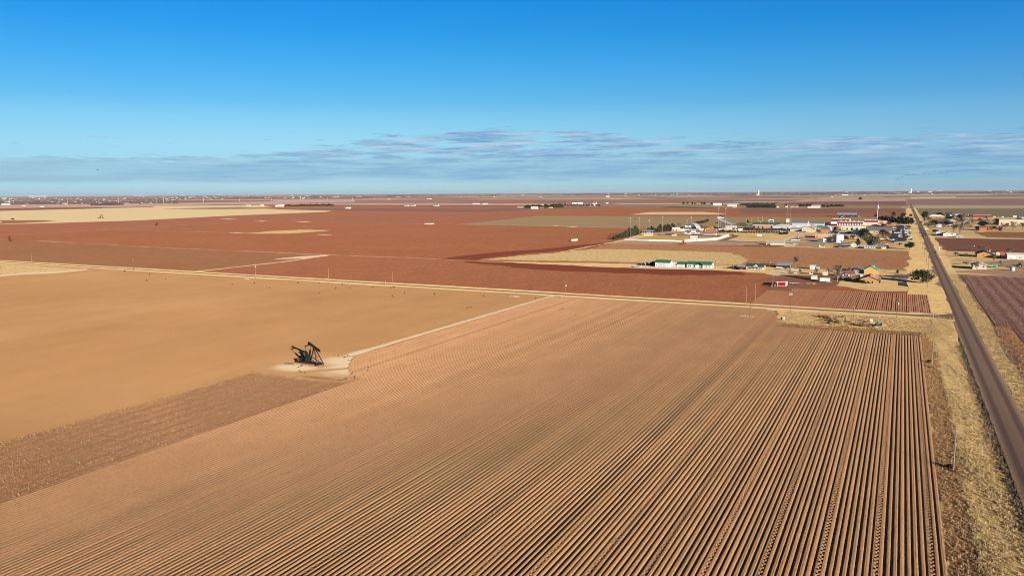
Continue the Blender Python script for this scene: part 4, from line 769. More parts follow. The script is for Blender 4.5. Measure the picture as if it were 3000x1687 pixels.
def fence_run(label,name,pts,hh,mat,cat='fence',postm=STEEL):
    p=[Vector((*P(*q),0)) for q in pts]; t=thing(name,label,cat,p[0]); o=p[0]
    for a,b in zip(p[:-1],p[1:]):
        d=(b-a); L_=d.length; n=max(1,int(L_/18)); nn=Vector((-d.y,d.x,0)).normalized()
        obj('panel',MB().beam(a-o+Vector((0,0,hh/2+.05)),b-o+Vector((0,0,hh/2+.05)),.06,hh-.1),mat,t)
        for i in range(n+1):
            q=a.lerp(b,i/n)-o-nn*.1*(-1 if nn.y>0 else 1)*-1
            obj('post',MB().tube((q.x,q.y,-.2),(q.x,q.y,hh+.15),.07,n=6),postm,t)
    return t
fence_run('low white outfield fence left of the scoreboard','outfield_fence',[(1830,704),(1900,706.5),(2003.5,708.3)],1.9,WHT)
fence_run('tall bright white banner fence under the scoreboard, bending right','banner_fence',[(2005.5,708.5),(2098,703.8),(2135,692.2)],2.9,WHT)
X,Y=P(2032,707); s=mpp(X,Y); t=thing('scoreboard','black framed ball field scoreboard standing behind the white banner fence','scoreboard',(X,Y+1.5,0))
obj('board',MB().box(-5.,5.,-.2,.2,3.2,7.),OFFW,t)
fr=MB().prism([(-6,7.),(6,7.),(5,8.),(0,8.6),(-5,8.)],-.3,.3); fr.box(-5.3,-4.7,-.3,.3,0,7).box(4.7,5.3,-.3,.3,0,7); obj('frame',fr,pm('dark_frame',(.012,.012,.015),.6),t)
def stands(label,x0,x1,yb,hpx,W_=0):
    X,Y=P(x0,yb); Xb=xat(x1,Y); s=mpp(X,Y); w=Xb-X; h=hpx*s; t=thing('grandstand',label,'grandstand',((X+Xb)/2,Y,0))
    return t,w,h,s
# tall stand, its seats stepping down to the east
X,Y=P(2104,671); Xb=xat(2144,Y); s=mpp(X,Y); w=Xb-X; h=30*s*.95
t=thing('grandstand','tall raked steel grandstand with a white press box on top','grandstand',(X,Y,0)); d=34
n=12; st=MB()
stp=[]
for i in range(n):
    z=h*(1-.56*i/n)+1; x=w*i/n; stp+=[(x,z-.75),(x+w/n,z-.75)]
st.prism([(w,h*.44-.5),(-.2,h-.9)]+stp,0,d)
obj('seating',st,pm('aluminium_seats',(.13,.125,.12),.5,.1),t)
fr=MB()
for y in (0,d*.33,d*.66,d):
    fr.beam((-1,y,h-.6),(w,y,h*.44-.6),.3,.5)
    for i in range(0,n,2): fr.tube((w*i/n,y,0),(w*i/n,y,h*(1-.56*i/n)-.4),.16,n=5)
    for i in range(0,n-3,3): fr.tube((w*i/n,y,0),(w*(i+3)/n,y,h*(1-.56*(i+3)/n)-.5),.1,n=4)
obj('frame',fr,STEELD,t); pb=obj('press_box',MB().box(-3.,3.,d*.2,d*.8,h+.6,h+4.),LTGREY,t); obj('roof',MB().box(-3.6,3.6,d*.18,d*.82,h+4.42,h+4.8),DKR,pb); obj('window',MB().box(3.0,3.08,d*.23,d*.77,h+2.2,h+3.8),GLASS,pb)
obj('side_rail',MB().beam((-1,-.4,h+.8),(w,-.4,h*.44+.8),.1,.9),LTGREY,t); obj('concourse_wall',MB().box(w*.45,w,.5,1.,0,h*.3),LTGREY,t)
X,Y=P(2126,671.5); Xb=xat(2158,Y); w=Xb-X; t=thing('grandstand','long low visitors grandstand with a grey back wall beside the football field','grandstand',(X,Y,0)); st=MB()
for i in range(6): st.box(0,w,2+i*1.2,3.2+i*1.2,5.2-i*.8-.3,5.2-i*.8)
obj('seating',st,MAROON,t); obj('back_wall',MB().box(0,w,1.7,1.95,0,5.6),LTGREY,t); obj('frame',MB().box(0,.3,2,9,0,1.1).box(w-.3,w,2,9,0,1.1).box(w/2,w/2+.3,2,9,0,1.1),STEEL,t)
X,Y=P(1883,690); Xb=xat(1912,Y); w=Xb-X; s=mpp(X,Y); t=thing('grandstand','small roofed ball field grandstand with white lower wall beside the cedars','grandstand',(X,Y,0))
obj('wall',MB().box(w*.1,w,-.2,.2,0,5*s),OFFW,t); obj('roof',MB().prism([(-.5,13.5*s),(8.5,15*s),(8.5,15.4*s),(-.5,13.9*s)],-.5,w+.5,'x'),GREYM,t)
for i in range(6): obj('post',MB().tube((w*i/5,0,0),(w*i/5,0,13.6*s),.16),STEEL,t)
obj('seating',MB().box(w*.05,w*.95,3,8,4*s,4*s+.4).box(w*.35,w*.75,.3,1,6*s,10*s),LTGREY,t)
def goal(label,cx,yb,hpx,wid,rot):
    X,Y=P(cx,yb); s=mpp(X,Y); h=hpx*s; t=thing('goalpost',label,'goalpost',(X,Y,0),rot,'football goalposts'); z=h*.3
    obj('support',MB().tube((0,0,-.3),(0,0,z),.24,n=8),YGOAL,t); obj('crossbar',MB().tube((-wid/2,0,z),(wid/2,0,z),.22,n=6),YGOAL,t)
    for k in (-1,1): obj('upright',MB().tube((k*wid/2,0,z),(k*wid/2,0,h),.22,n=6),YGOAL,t)
goal('far yellow goalposts standing on the left of the oval sign',2227,655,21.5,8.4,0.1); goal('near yellow goalposts, left of the two sets by the green turf',2194,663,22,9.5,R(8))
X,Y=P(2307.5,659); s=mpp(X,Y); t=thing('scoreboard','big plain white football scoreboard between two tall masts','scoreboard',(X,Y,0)); obj('board',MB().box(-4.3*s,4.3*s,-.3,.3,8*s,17.5*s),WHT,t)
for k in (-1,1): obj('post',MB().box(k*3*s-.25,k*3*s+.25,.32,.7,0,17*s),STEEL,t)
X,Y=P(2259,656); s=mpp(X,Y); t=thing('field_sign','white sign with a dark bow-shaped emblem beside the football field','sign',(X,Y,0)); obj('board',MB().box(-7.2*s,7.2*s,-.15,.15,6.5*s,13*s),WHT,t)
em=MB().prism([(-6.5*s,11.4*s),(-5.*s,8.2*s),(0,7.4*s),(5*s,8.2*s),(6.5*s,11.4*s),(0,9.9*s)],-.22,-.16); obj('emblem',em,pm('emblem_dark',(.035,.02,.025),.6),t)
for k in (-1,1): obj('post',MB().box(k*6*s-.2,k*6*s+.2,.16,.5,0,12.8*s),STEEL,t)
X,Y=P(2225,695); s=mpp(X,Y); t=thing('white_billboard','blank bright white board on posts on the school lawn','sign',(X,Y,0),R(-4)); obj('board',MB().box(-7*s,7*s,-.2,.2,3*s,9*s),WHT,t); obj('post',MB().box(-5*s,-4.5*s,.21,.6,0,8.8*s).box(4.5*s,5*s,.21,.6,0,8.8*s),WOOD,t)
X,Y=P(2347,698); s=mpp(X,Y); t=thing('arch_frame','white pipe play frame at the school playground','play frame',(X,Y,0))
fr=MB().tube((-7*s,0,0),(-7*s,0,6.5*s),.25).tube((8*s,0,0),(8*s,0,6.5*s),.25).tube((-7*s,0,6.5*s),(8*s,0,6.5*s),.25); obj('frame',fr,WHT,t)
fence_run('low white wall around the playground sand pit','low_wall',[(2318,705),(2343,704),(2343,699)],1.2,WHT,'wall')
# communication mast and tanks
X,Y=P(2568.5,653); s=mpp(X,Y); h=55*s; t=thing('radio_mast','tall pale monopole mast with white dishes behind the red roofed school','radio mast',(X,Y,0)); obj('pole',MB().tube((0,0,0),(.02*h,0,h),.75,.4,8),LTGREY,t)
for a,b in ((-1.4,.80),(1.2,.79),(.5,.86),(-1.,.87)): obj('dish',MB().tube((.02*h*b+a*.6,-.4,b*h),(.02*h*b+a*1.2,-1.1,b*h),.3,1.3,12),WHT,t)
obj('antenna',MB().tube((.02*h,0,h),(.02*h,0,h*1.06),.15),STEEL,t)
X,Y=P(2454.5,711.3); s=mpp(X,Y); r=14.3*s; h=22.5*s; t=thing('water_tank','big white cylindrical ground water tank with a low domed roof','water tank',(X,Y+r,0))
obj('shell',MB().lathe([(r,-.2),(r,h)],40),WHT,t,smooth=True); obj('roof',MB().lathe([(r*1.01,h),(r*.6,h+r*.16),(0,h+r*.24)],40),OFFW,t,smooth=True); obj('ladder',MB().box(-1.7,-1.2,-r-.35,-r-.02,0,h+.6),GREYM,t); obj('vent',MB().tube((0,0,h+r*.2),(0,0,h+r*.2+1.4),.6,n=10),WHT,t)
X,Y=P(2966,793); s=mpp(X,Y); r=6.2*s; h=11.5*s; t=thing('poly_tank','pale blue upright tank on the dirt yard','tank',(X,Y,0)); obj('shell',MB().lathe([(r,0),(r,h*.86),(r*.75,h*.96),(r*.2,h),(0,h)],24),LBLUE,t,smooth=True); obj('lid',MB().tube((0,0,h*.99),(0,0,h*1.05),r*.25,n=12),LBLUE,t)
for px in (2939.5,2944.5):
    X,Y=P(px,757); t=thing('white_tank','%s white upright tank under the orange roofed shed'%('left' if px<2942 else 'right'),'tank',(X,Y,0),0,'two white tanks'); obj('shell',MB().lathe([(.62,0),(.62,2.2),(.4,2.5),(0,2.55)],16),WHT,t,smooth=True); obj('lid',MB().tube((0,0,2.5),(0,0,2.7),.2,n=8),WHT,t)
# ------------------------------------------------------------------ vehicles
def car_proto(name,label,cat,kind,paint):
    t=thing(name,label,cat)
    if kind=='sedan': L_,w,prof,cab=4.7,1.82,[(-2.35,.35),(2.35,.35),(2.38,.7),(2.2,.86),(.95,.95),(-1.7,.98),(-2.32,.9)],[(-1.75,.96),(.95,.93),(.3,1.44),(-1.1,1.46)]
    elif kind=='suv': L_,w,prof,cab=4.9,1.95,[(-2.45,.4),(2.45,.4),(2.48,.85),(2.25,1.02),(1.0,1.12),(-2.4,1.12)],[(-2.35,1.1),(1.05,1.1),(.5,1.78),(-2.15,1.8)]
    elif kind=='pickup': L_,w,prof,cab=5.8,2.0,[(-2.9,.5),(2.9,.5),(2.92,.95),(2.7,1.12),(1.3,1.2),(-2.9,1.2)],[(-.75,1.18),(1.35,1.18),(.8,1.86),(-.55,1.88)]
    else: L_,w,prof,cab=5.9,2.1,[(-2.95,.4),(2.95,.4),(2.98,1.0),(2.6,1.25),(-2.95,1.35)],[(-2.9,1.3),(2.55,1.25),(1.75,2.35),(-2.85,2.4)]
    obj('body',MB().prism(prof,-w/2,w/2),paint,t)
    c=MB().prism(cab,-w/2+.1,w/2-.1); cb=obj('cabin',c,GLASS,t)
    tp=cab[2:]; obj('roof',MB().prism([(tp[1][0]-.04,tp[1][1]-.02),(tp[0][0]+.05,tp[0][1]-.02),(tp[0][0],tp[0][1]+.06),(tp[1][0],tp[1][1]+.06)],-w/2+.06,w/2-.06),paint,cb)
    if kind in('van','suv'): obj('rear_panel',MB().prism([(cab[0][0],cab[0][1]),(cab[0][0]+1.5,cab[0][1]),(cab[0][0]+1.4,cab[3][1]),(cab[3][0],cab[3][1])],-w/2+.07,w/2-.07),paint,cb)
    for x in (-L_*.3,L_*.31):
        for y in (-1,1):
            wh=obj('wheel',MB().tube((x,y*(w/2-.22),.35),(x,y*(w/2+.02),.35),.36,n=12),TYRE,t); obj('rim',MB().tube((x,y*(w/2+.02),.35),(x,y*(w/2+.04),.35),.2,n=8),CHROME,wh)
    return t
PAINT={'white':WHT,'silver':pm('silver_paint',(0.5075,0.522,0.5365),.3,.05,2,.3),'black':pm('black_paint',(.012,.012,.014),.25,.05,2,0,.5),'blue':pm('blue_paint',(.03,.06,.14),.3,.05),'grey':pm('grey_paint',(.10,.105,.11),.3,.05),'red':pm('red_car_paint',(.22,.02,.02),.3,.05),'maroon':MAROON}
PRO={}
def car(kind,colour,px,py,rot,label,group=None,name=None):
    X,Y=P(px,py); k=(kind,colour); nm=name or {'sedan':'sedan_car','suv':'utility_car','pickup':'pickup_truck','van':'passenger_van'}[kind]
    cat={'sedan':'car','suv':'car','pickup':'pickup','van':'van'}[kind]
    if k not in PRO:
        o=car_proto(nm,label,cat,kind,PAINT[colour]); PRO[k]=o; o.location=(X,Y,.07); o.rotation_euler.z=rot
        if group: o['group']=group
        return o
    o=dup(PRO[k],(X,Y,.07),rot,label,group)
    if not group and 'group' in o: del o['group']
    return o
car('pickup','white',1869,783.5,R(180),'white pickup truck parked at the west end of the green roofed farmstead')
car('van','white',2408,725,R(4),'white van parked on the grass below the playground')
car('pickup','white',2494.5,727,R(182),'white pickup beside the motorhomes at the field edge')
car('suv','black',2668,810.5,R(10),'black car in the shade of the oak by the brown roofed houses')
car('pickup','grey',2648,818,R(175),'dark grey pickup on the drive left of the oak')
car('pickup','black',2145,689.5,R(20),'dark pickup at the end of the banner fence')
cols=['white','silver','black','blue','grey','white','black','silver','white','red']
LOT=[('the second school car park row from the road, from far',[(2651,661),(2652.5,665.5),(2653,670),(2654,674.5),(2654.5,679),(2655.5,683.5),(2656,688),(2657,692.5),(2658,697)],0),('the farthest cross row of the school car park, from left',[(2605,661.5),(2612,661.3),(2619,661.2),(2626,661)],R(90)),('the inner west school car park row, from far',[(2636,685),(2637,690),(2638,695),(2634,700)],0),
     ('the school car park row nearest the road, from far',[(2661.5,663),(2662,667.5),(2662.3,672),(2662.8,676.5),(2663.5,681),(2664,685.5),(2664.8,690),(2665.6,694.5),(2666.4,699),(2667.2,703.5)],0),
     ('the short middle school car park row, from far',[(2634,662),(2636,666.5),(2639,671),(2641,675.5),(2640,680)],R(90)),
     ('the westmost school car park row, from far',[(2617,667),(2621,670),(2618,675),(2625,684),(2628,688.5),(2631,693),(2624,697),(2619,701.5),(2614,705)],0)]
ci=0
for nm,pts,rot in LOT:
    for i,(px,py) in enumerate(pts):
        c=cols[(ci*7)%10]; kd=['suv','pickup','sedan','suv','van'][(ci*3)%5]; ci+=1
        car(kd,c,px,py,rot+(math.pi if ci%2 else 0),'%s %s, %s in %s'%(c,{'suv':'car','sedan':'car','pickup':'pickup','van':'van'}[kd],ORD[i],nm),'cars in the school car park')
for i,px in enumerate((2283,2291,2299,2307)):
    car('pickup' if i%2 else 'suv','black',px,673-(i%2)*2.5,R(90),'dark vehicle, %s from left in front of the low white hipped hall'%ORD[i],'dark vehicles by the white hall')
for i,(px,py) in enumerate(((2166,672),(2176,673),(2186,671.5),(2197,672),(2208,671),(2229,672),(2241,671.5))):
    car('van' if i<5 else 'suv','maroon' if i<5 else 'grey',px,py,R(70),'%s van, %s from left below the brick field house'%('maroon' if i<5 else 'grey',ORD[i]),'vans by the field house')
for i,(px,py,c) in enumerate(((2780,665,'grey'),(2748,690.5,'black'),(2695,672,'black'),(2715,673,'silver'),(2913,636,'white'),(2925,637,'black'),(2937,637,'silver'),(2710,694,'black'))):
    car('suv',c,px,py,R(5*i),['grey car by the dark blue roofed house','black car left of the white gabled pair','black car parked on the first street east of the road','silver car parked on the first street east of the road','white car right of the big red barn','black car between white and silver ones right of the red barn','silver car farthest right of the red barn','black car at the mouth of the drive to the white gabled pair'][i])
for i,(px,py) in enumerate(((2070,673.5),(2077,672),(2084,670.5),(2091,669))):
    if i==0:
        bus=thing('school_bus','orange-yellow school bus, leftmost of the row beside the quonset barn','bus',(0,0,0),0,'parked school buses')
        YB=pm('bus_yellow',V(236,150,50),.4,.06)
        obj('body',MB().prism([(-5.2,.6),(4.,.6),(4.,3.),(3.6,3.2),(-5.,3.2),(-5.2,3.)],-1.2,1.2),YB,bus); obj('hood',MB().prism([(4.02,.6),(5.4,.6),(5.4,1.4),(4.02,1.7)],-1.,1.),YB,bus); obj('window_band',MB().box(-5.,3.8,-1.23,-1.2,1.9,2.7).box(-5.,3.8,1.2,1.23,1.9,2.7),GLASS,bus)
        for x in (-3.,4.2):
            for y in (-1,1): obj('wheel',MB().tube((x,y*.95,.5),(x,y*1.25,.5),.5,n=12),TYRE,bus)
        X,Y=P(px,py); bus.location=(X,Y,.06); bus.rotation_euler.z=R(75)
    else:
        X,Y=P(px,py); dup(bus,(X,Y,.06),R(75),'orange-yellow school bus, %s from the left beside the quonset barn'%ORD[i])
def box_trailer(name,label,cat,px,py,L_,w,h,rot,mat,win=False,group=None):
    X,Y=P(px,py); t=thing(name,label,cat,(X,Y,.05),rot,group); b=MB().prism([(-L_/2,.55),(L_/2,.55),(L_/2,h-.15),(L_/2-.2,h),(-L_/2+.2,h),(-L_/2,h-.15)],-w/2,w/2); obj('body',b,mat,t)
    for x in (-.5,.5):
        for y in (-1,1): obj('wheel',MB().tube((x,y*(w/2-.2),.38),(x,y*(w/2+.04),.38),.38,n=12),TYRE,t)
    obj('hitch',MB().beam((L_/2,0,.6),(L_/2+1.2,0,.55),.12,.12),GREYM,t)
    if win:
        for u in win: obj('window',MB().box(u*L_-.45,u*L_+.45,-w/2-.03,-w/2+.02,h*.5,h*.8),GLASS,t)
    return t
box_trailer('cargo_trailer','white cargo trailer with twin wheels left of the big bare tree','trailer',2416.5,827,6.2,2.3,3.,0,WHT)
box_trailer('cargo_trailer','pale ribbed box trailer behind the twin-wheeled white one','trailer',2385,820.5,4.,2.4,3.,R(10),SILV)
box_trailer('flat_trailer','white low trailer left of the cream farmhouse carport','trailer',2154,783,4.,2.,1.6,0,WHT)
box_trailer('caravan','turquoise trailer with two dark windows on the dirt yard','trailer',2913,783,4.2,2.2,2.3,0,GREENT,(-.1,.16)); box_trailer('caravan','narrow turquoise box left of the windowed turquoise trailer','trailer',2899.5,783,1.3,2.,2.3,0,GREENT)
box_trailer('cargo_trailer','white horse trailer far right of the big red barn','trailer',2973,637,7,2.5,3.4,0,WHT); box_trailer('cargo_trailer','pale trailer near the right edge below the green field','trailer',2993,641,8,2.5,3.6,0,SILV)
box_trailer('cargo_trailer','white trailer beside the shade tree south of the car park','trailer',2662,717,4,2.4,3.,0,WHT)
for i,(px,py,L_,rot) in enumerate(((2525,727.5,8,R(0)),(2548,729.5,10.5,R(-4)))):
    t=box_trailer('motorhome','%s white motorhome parked under the trees by the ploughed field'%('shorter left' if i==0 else 'longer right'),'motorhome',px,py,L_,2.6,3.4,rot,SILV,(-.32,-.1,.15,.34),'parked motorhomes'); obj('stripe',MB().box(-L_/2+.2,L_/2-.2,-1.35,-1.31,1.1,1.5),GREYM,t); obj('cab_window',MB().box(L_/2-.02,L_/2+.03,-1.,1.,1.9,2.8),GLASS,t)
def tractor(label,px,py,paint,hub,sc=1.,rot=0,name='tractor'):
    X,Y=P(px,py); t=thing(name,label,'tractor',(X,Y,.05),rot); t.scale=(sc,)*3
    obj('body',MB().prism([(-.8,.9),(2.2,.9),(2.3,1.3),(2.2,1.85),(.3,1.95),(-.8,1.6)],-.5,.5),paint,t)
    obj('cab',MB().prism([(-1.3,1.5),(.3,1.6),(.15,2.9),(-1.15,2.95)],-.7,.7),GLASS,t); obj('cab_roof',MB().box(-1.4,.4,-.85,.85,2.95,3.15),paint,t)
    for x,r in ((-.9,.95),(1.7,.62)):
        for y in (-1,1):
            w=obj('wheel',MB().tube((x,y*.75,r),(x,y*1.2,r),r,n=16),TYRE,t); obj('rim',MB().tube((x,y*1.2,r),(x,y*1.24,r),r*.55,n=12),hub,w)
    obj('exhaust',MB().tube((1.1,.2,1.9),(1.1,.2,2.9),.06),BLK,t)
    return t
t=tractor('green tractor with yellow wheel hubs near the right edge of the photo',2984,784,pm('green_machine_paint',(.02,.07,.03),.4,.1),YELL,1.25,R(170)); obj('loader',MB().beam((2.,0,1.),(4.2,0,2.),1.2,.3),pm('dark_machine',(.02,.025,.02),.6),t)
tractor('orange tractor working outside the outfield fence',2003,715,ORANGE,ORANGE,1.3,R(10)); X,Y=P(1993,715.5); t=thing('disc_harrow','orange implement on the soil beside the orange tractor','implement',(X,Y,.05)); obj('frame',MB().beam((-3,0,.7),(3,.5,.7),.3,.3).beam((-2,-1.5,.6),(2,1.8,.6),.3,.3).beam((-2.5,-1.2,.9),(2.6,-1.2,.9),.3,.3),ORANGE,t); obj('discs',MB().tube((-2.6,-.6,.45),(2.6,-.2,.45),.45,n=10),BLK,t)
for i,(px,py,m_,lb) in enumerate(((2457,638,YELL,'yellow machine in front of the open grey barn'),(2497,638.5,ORANGE,'orange machine at the right end of the open grey barn'),(2470,638.5,WHT,'white machine in front of the open grey barn'),(2520,637,GREYM,'grey machine right of the open grey barn'))): tractor(lb,px,py,m_,GREYM,1.6,R(180),'farm_machine')
for i,(k_,c_,px,py,rt,lb) in enumerate((('suv','silver',2510,811,R(90),'silver car by the small brown roofed pink house'),('pickup','grey',2478,815,R(15),'grey pickup in the yard left of the brown roofed houses'),('pickup','white',2330,795,R(5),'white pickup on the drive by the grey pole shed'),('suv','red',2170,790,R(90),'red car under the farmhouse carport'),
  ('suv','black',2912,751,R(90),'black car behind the bare tree by the tan brick house'),('pickup','silver',2988,762,R(12),'silver pickup in front of the long white shop'),('suv','white',2740,664,R(0),'white car by the blue roofed house drive'),('pickup','blue',2860,680,R(0),'blue pickup left of the orange brick ranch'),('sedan','silver',2790,640,R(0),'silver car at the steep dark roofed house'),('pickup','white',2598,716,R(80),'white pickup behind the orange-brown gabled house'),
  ('suv','grey',2470,727.5,R(0),'grey car left of the white pickup at the field edge'),('pickup','black',2450,726,R(0),'black pickup below the tank by the field edge'),('sedan','white',2330,716,R(0),'white car on the paved yard right of the mobile home'),('suv','silver',2580,689,R(90),'silver car in front of the grey roofed hall'))): car(k_,c_,px,py,rt,lb)
# irrigation engine and pump in the headland
X,Y=P(2571,957); t=thing('irrigation_pump','black irrigation engine with green hood and pale straw bale beside it','pump engine',(X,Y,.05),R(20)); obj('engine',MB().box(-.9,.9,-.7,.7,.3,1.5),BLK,t); obj('hood',MB().prism([(-.3,1.52),(1.2,1.52),(1.,2.3),(-.1,2.3)],-.6,.6),pm('green_hood',(.03,.14,.06),.5,.1),t); obj('frame',MB().box(-1.8,1.5,-.8,.8,.05,.28),GREYM,t); obj('pipe',MB().tube((.8,-.9,.35),(2.6,-1.4,.35),.16),STEEL,t)
X,Y=P(2553,944); t=thing('well_box','small white box beside the black irrigation engine','box',(X,Y,0)); obj('box',MB().box(-.6,.6,-.5,.5,0,1.5),OFFW,t); obj('lid',MB().box(-.68,.68,-.58,.58,1.51,1.62),WHT,t)
X,Y=P(2586,957); t=thing('straw_bale','round straw bale right of the black irrigation engine','bale',(X,Y,0)); obj('bale',MB().tube((-.7,-.4,.9),(.7,.4,.9),.9,n=16),pm('straw_bale',(.22,.13,.06),.9,.2),t)
X,Y=P(2296,938); t=thing('well_box','grey and white pump box on dark soil at the corner of the ridges','box',(X,Y,.1)); obj('box',MB().box(-.5,.5,-.5,.5,0,1.7),LTGREY,t); obj('motor',MB().tube((-.9,0,0),(-.9,0,1.2),.4,n=10),BLK,t)
X,Y=P(2325,833); t=thing('farm_implement','low grey implement beside the bright red shed','implement',(X,Y,.05)); obj('frame',MB().beam((-3,0,.8),(3.5,.4,.9),.5,.3).beam((-1,-1.2,.6),(1.5,1.5,.6),.3,.3),GREYM,t); obj('tines',MB().box(-2.5,-2.3,-.8,.8,0,.8).box(-.5,-.3,-.8,.8,0,.8).box(1.6,1.8,-.8,.8,0,.8),RUST,t)
X,Y=P(2343,836); t=thing('farm_implement','rusty cage-like implement right of the grey one','implement',(X,Y,.05)); f_=MB()
for x in (-1.8,-.6,.6,1.8): f_.tube((x,-.9,0),(x,-.9,1.7),.08).tube((x,.9,0),(x,.9,1.7),.08)
for z in (.5,1.1,1.7): f_.tube((-1.8,-.9,z),(1.8,-.9,z),.07).tube((-1.8,.9,z),(1.8,.9,z),.07)
obj('frame',f_,RUST,t)
t=tractor('small dark tractor with red body at the left foot of the red shed',2268,839,REDP,GREYM,.8,R(180))
# ------------------------------------------------------------------ plants
def fol(name,c,var=.45):
    m=bpy.data.materials.new(name); m.use_nodes=True; k=N(m.node_tree); b=m.node_tree.nodes['Principled BSDF']; b.inputs['Roughness'].default_value=.85; b.inputs['Specular IOR Level'].default_value=.1
    t=k.n('ShaderNodeTexCoord'); n=k.noise(t.outputs['Object'],.7,3,.6); i=k.n('ShaderNodeObjectInfo')
    col=k.ramp(n,[(.3,tuple(v*(1-var) for v in c)),(.7,tuple(v*(1+var) for v in c))]); f=k.math('MULTIPLY_ADD',i.outputs['Random'],.5,.75)
    m.node_tree.links.new(k.mix(1.,col,k.n('ShaderNodeCombineColor',ins={0:f,1:f,2:f}).outputs[0],'MULTIPLY'),b.inputs['Base Color']); return m
F_EVG=fol('evergreen_needles',(0.0435,0.05075,0.02175)); F_DKG=fol('dark_evergreen_leaves',(0.02465,0.03045,0.0174)); F_OAK=fol('oak_leaves',(.055,.058,.026)); F_TWIG=fol('bare_twigs',(0.1668,0.1189,0.0928),.25); F_RED=fol('rusty_leaves',(0.1232,0.0609,0.0435)); F_DRY=fol('dry_brush',(0.29,0.1668,0.0725)); F_BCED=fol('brown_cedar_leaves',(0.0406,0.0348,0.0203)); FPW=fol('pad_weed_leaves',(0.203,0.145,0.07975)); F_STRAW=fol('straw_tuft',(0.348,0.2465,0.1305),.3); F_STALK=fol('cotton_stalk_bark',(.20,.122,.070),.35); F_WEED=fol('dark_weed',(.035,.028,.016)); F_BARK=pm('tree_bark',(0.145,0.1087,0.07975),.95,.25); F_BARKP=pm('pale_bark',(0.203,0.1668,0.1305),.9,.2)
def leaves(n,shape,size,seed,clumps=26,spread=.30):
    """leaf clumps through a crown: shape(u) -> centre radius profile; unit height 0..1"""
    rg=np.random.default_rng(seed); V_=[];F_=[]
    C=[]
    while len(C)<clumps:
        z=rg.uniform(.02,1); a=rg.uniform(0,6.283); r=shape(z)*math.sqrt(rg.uniform(.1,1)); C.append((r*math.cos(a),r*math.sin(a),z))
    for i in range(n):
        c=C[i%clumps]; p=np.array(c)+rg.normal(0,1,3)*np.array([spread*.5,spread*.5,spread*.34])
        d=rg.normal(0,1,3); d/=np.linalg.norm(d); e=np.cross(d,rg.normal(0,1,3)); e/=np.linalg.norm(e); s=size*rg.uniform(.6,1.4)
        k=len(V_); V_+=[tuple(p+s*(d*.9)),tuple(p+s*e*.6),tuple(p-s*d*.9),tuple(p-s*e*.6)]; F_.append((k,k+1,k+2,k+3))
    return V_,F_
ROUND=lambda z:.5*math.sqrt(max(0,1-(2*z-1)**2))+.04
CONE=lambda z:.36*(1-z)**.8+.03
OVAL=lambda z:.36*math.sin(math.pi*min(1,.12+.88*z))+.03
MOUND=lambda z:.62*math.sqrt(max(0,1-z*z))
CROWN={}
def crown(kind,i):
    k=(kind,i)
    if k not in CROWN:
        sh={'round':ROUND,'cone':CONE,'oval':OVAL,'mound':MOUND}[kind]; v,f=leaves({'round':1500,'cone':620,'oval':620,'mound':420}[kind],sh,{'round':.075,'cone':.075,'oval':.08,'mound':.12}[kind],i*17+len(kind),{'round':34,'cone':26,'oval':26,'mound':18}[kind],{'round':.26,'cone':.2,'oval':.2,'mound':.28}[kind]); CROWN[k]=(v,f)
    return CROWN[k]
CM={}
def plant(name,label,cat,px,py,wpx,hpx,kind,fmat,trunk=.18,bark=F_BARK,group=None,idx=0,xy=None,size=None):
    X,Y=xy or P(px,py); s=mpp(X,Y); w,h=size or (wpx*s,hpx*s)
    t=thing(name,label,cat,(X,Y,0),0,group)
    key=(kind,idx,fmat.name)
    if key not in CM:
        v,f=crown(kind,idx); CM[key]=mesh('crown',v,f,fmat)
    c=link('crown',CM[key],t,(0,0,trunk*h),random.uniform(0,6.28)); sx=w/({'round':1.1,'cone':.8,'oval':.8,'mound':1.3}[kind]); c.scale=(sx,sx,h*(1-trunk))
    if trunk>.02:
        if 'trunk' not in CM: CM['trunk']=None
        tb=MB().tube((0,0,-.3),(.02*h,0,h*(trunk+.3)),max(.12,.035*w),max(.08,.02*w),7)
        for k in range(4):
            a=k*1.6+idx; tb.tube((.015*h,0,h*(trunk+.05)),(.22*w*math.cos(a),.22*w*math.sin(a),h*(trunk+.42)),max(.07,.018*w),.04,5)
        obj('trunk',tb,bark,t)
    return t
def branches(seed,levels=7,spread=.6):
    rg=random.Random(seed); T=MB(); Tw=MB()
    def rec(p,d,L_,r,lv):
        q=p+d*L_; (T if lv<3 else Tw).tube(p,q,r,r*.7,6 if lv<2 else 4 if lv<4 else 3)
        if lv>=levels: return
        for i in range(rg.choice((2,3,3)) if lv>0 else 5):
            a=d.orthogonal().normalized(); a.rotate(Matrix.Rotation(rg.uniform(0,6.283),3,d)); n=(d+a*rg.uniform(spread*.5,spread*1.25)+Vector((0,0,.10))).normalized()
            rec(p+d*L_*rg.uniform(.62,1.),n,(.27*rg.uniform(.75,1.15) if lv==0 else L_*rg.uniform(.62,.86)),max(.0062,r*.62),lv+1)
    rec(Vector((0,0,0)),Vector((.05,0,1)),.15,.03,0)
    zmax=max(v[2] for v in Tw.v); rad=max(math.hypot(v[0],v[1]) for v in Tw.v)
    for M_ in (T,Tw): M_.v=[(x/(2*rad),y/(2*rad),z/zmax) for x,y,z in M_.v]
    return T,Tw
BARE=[]
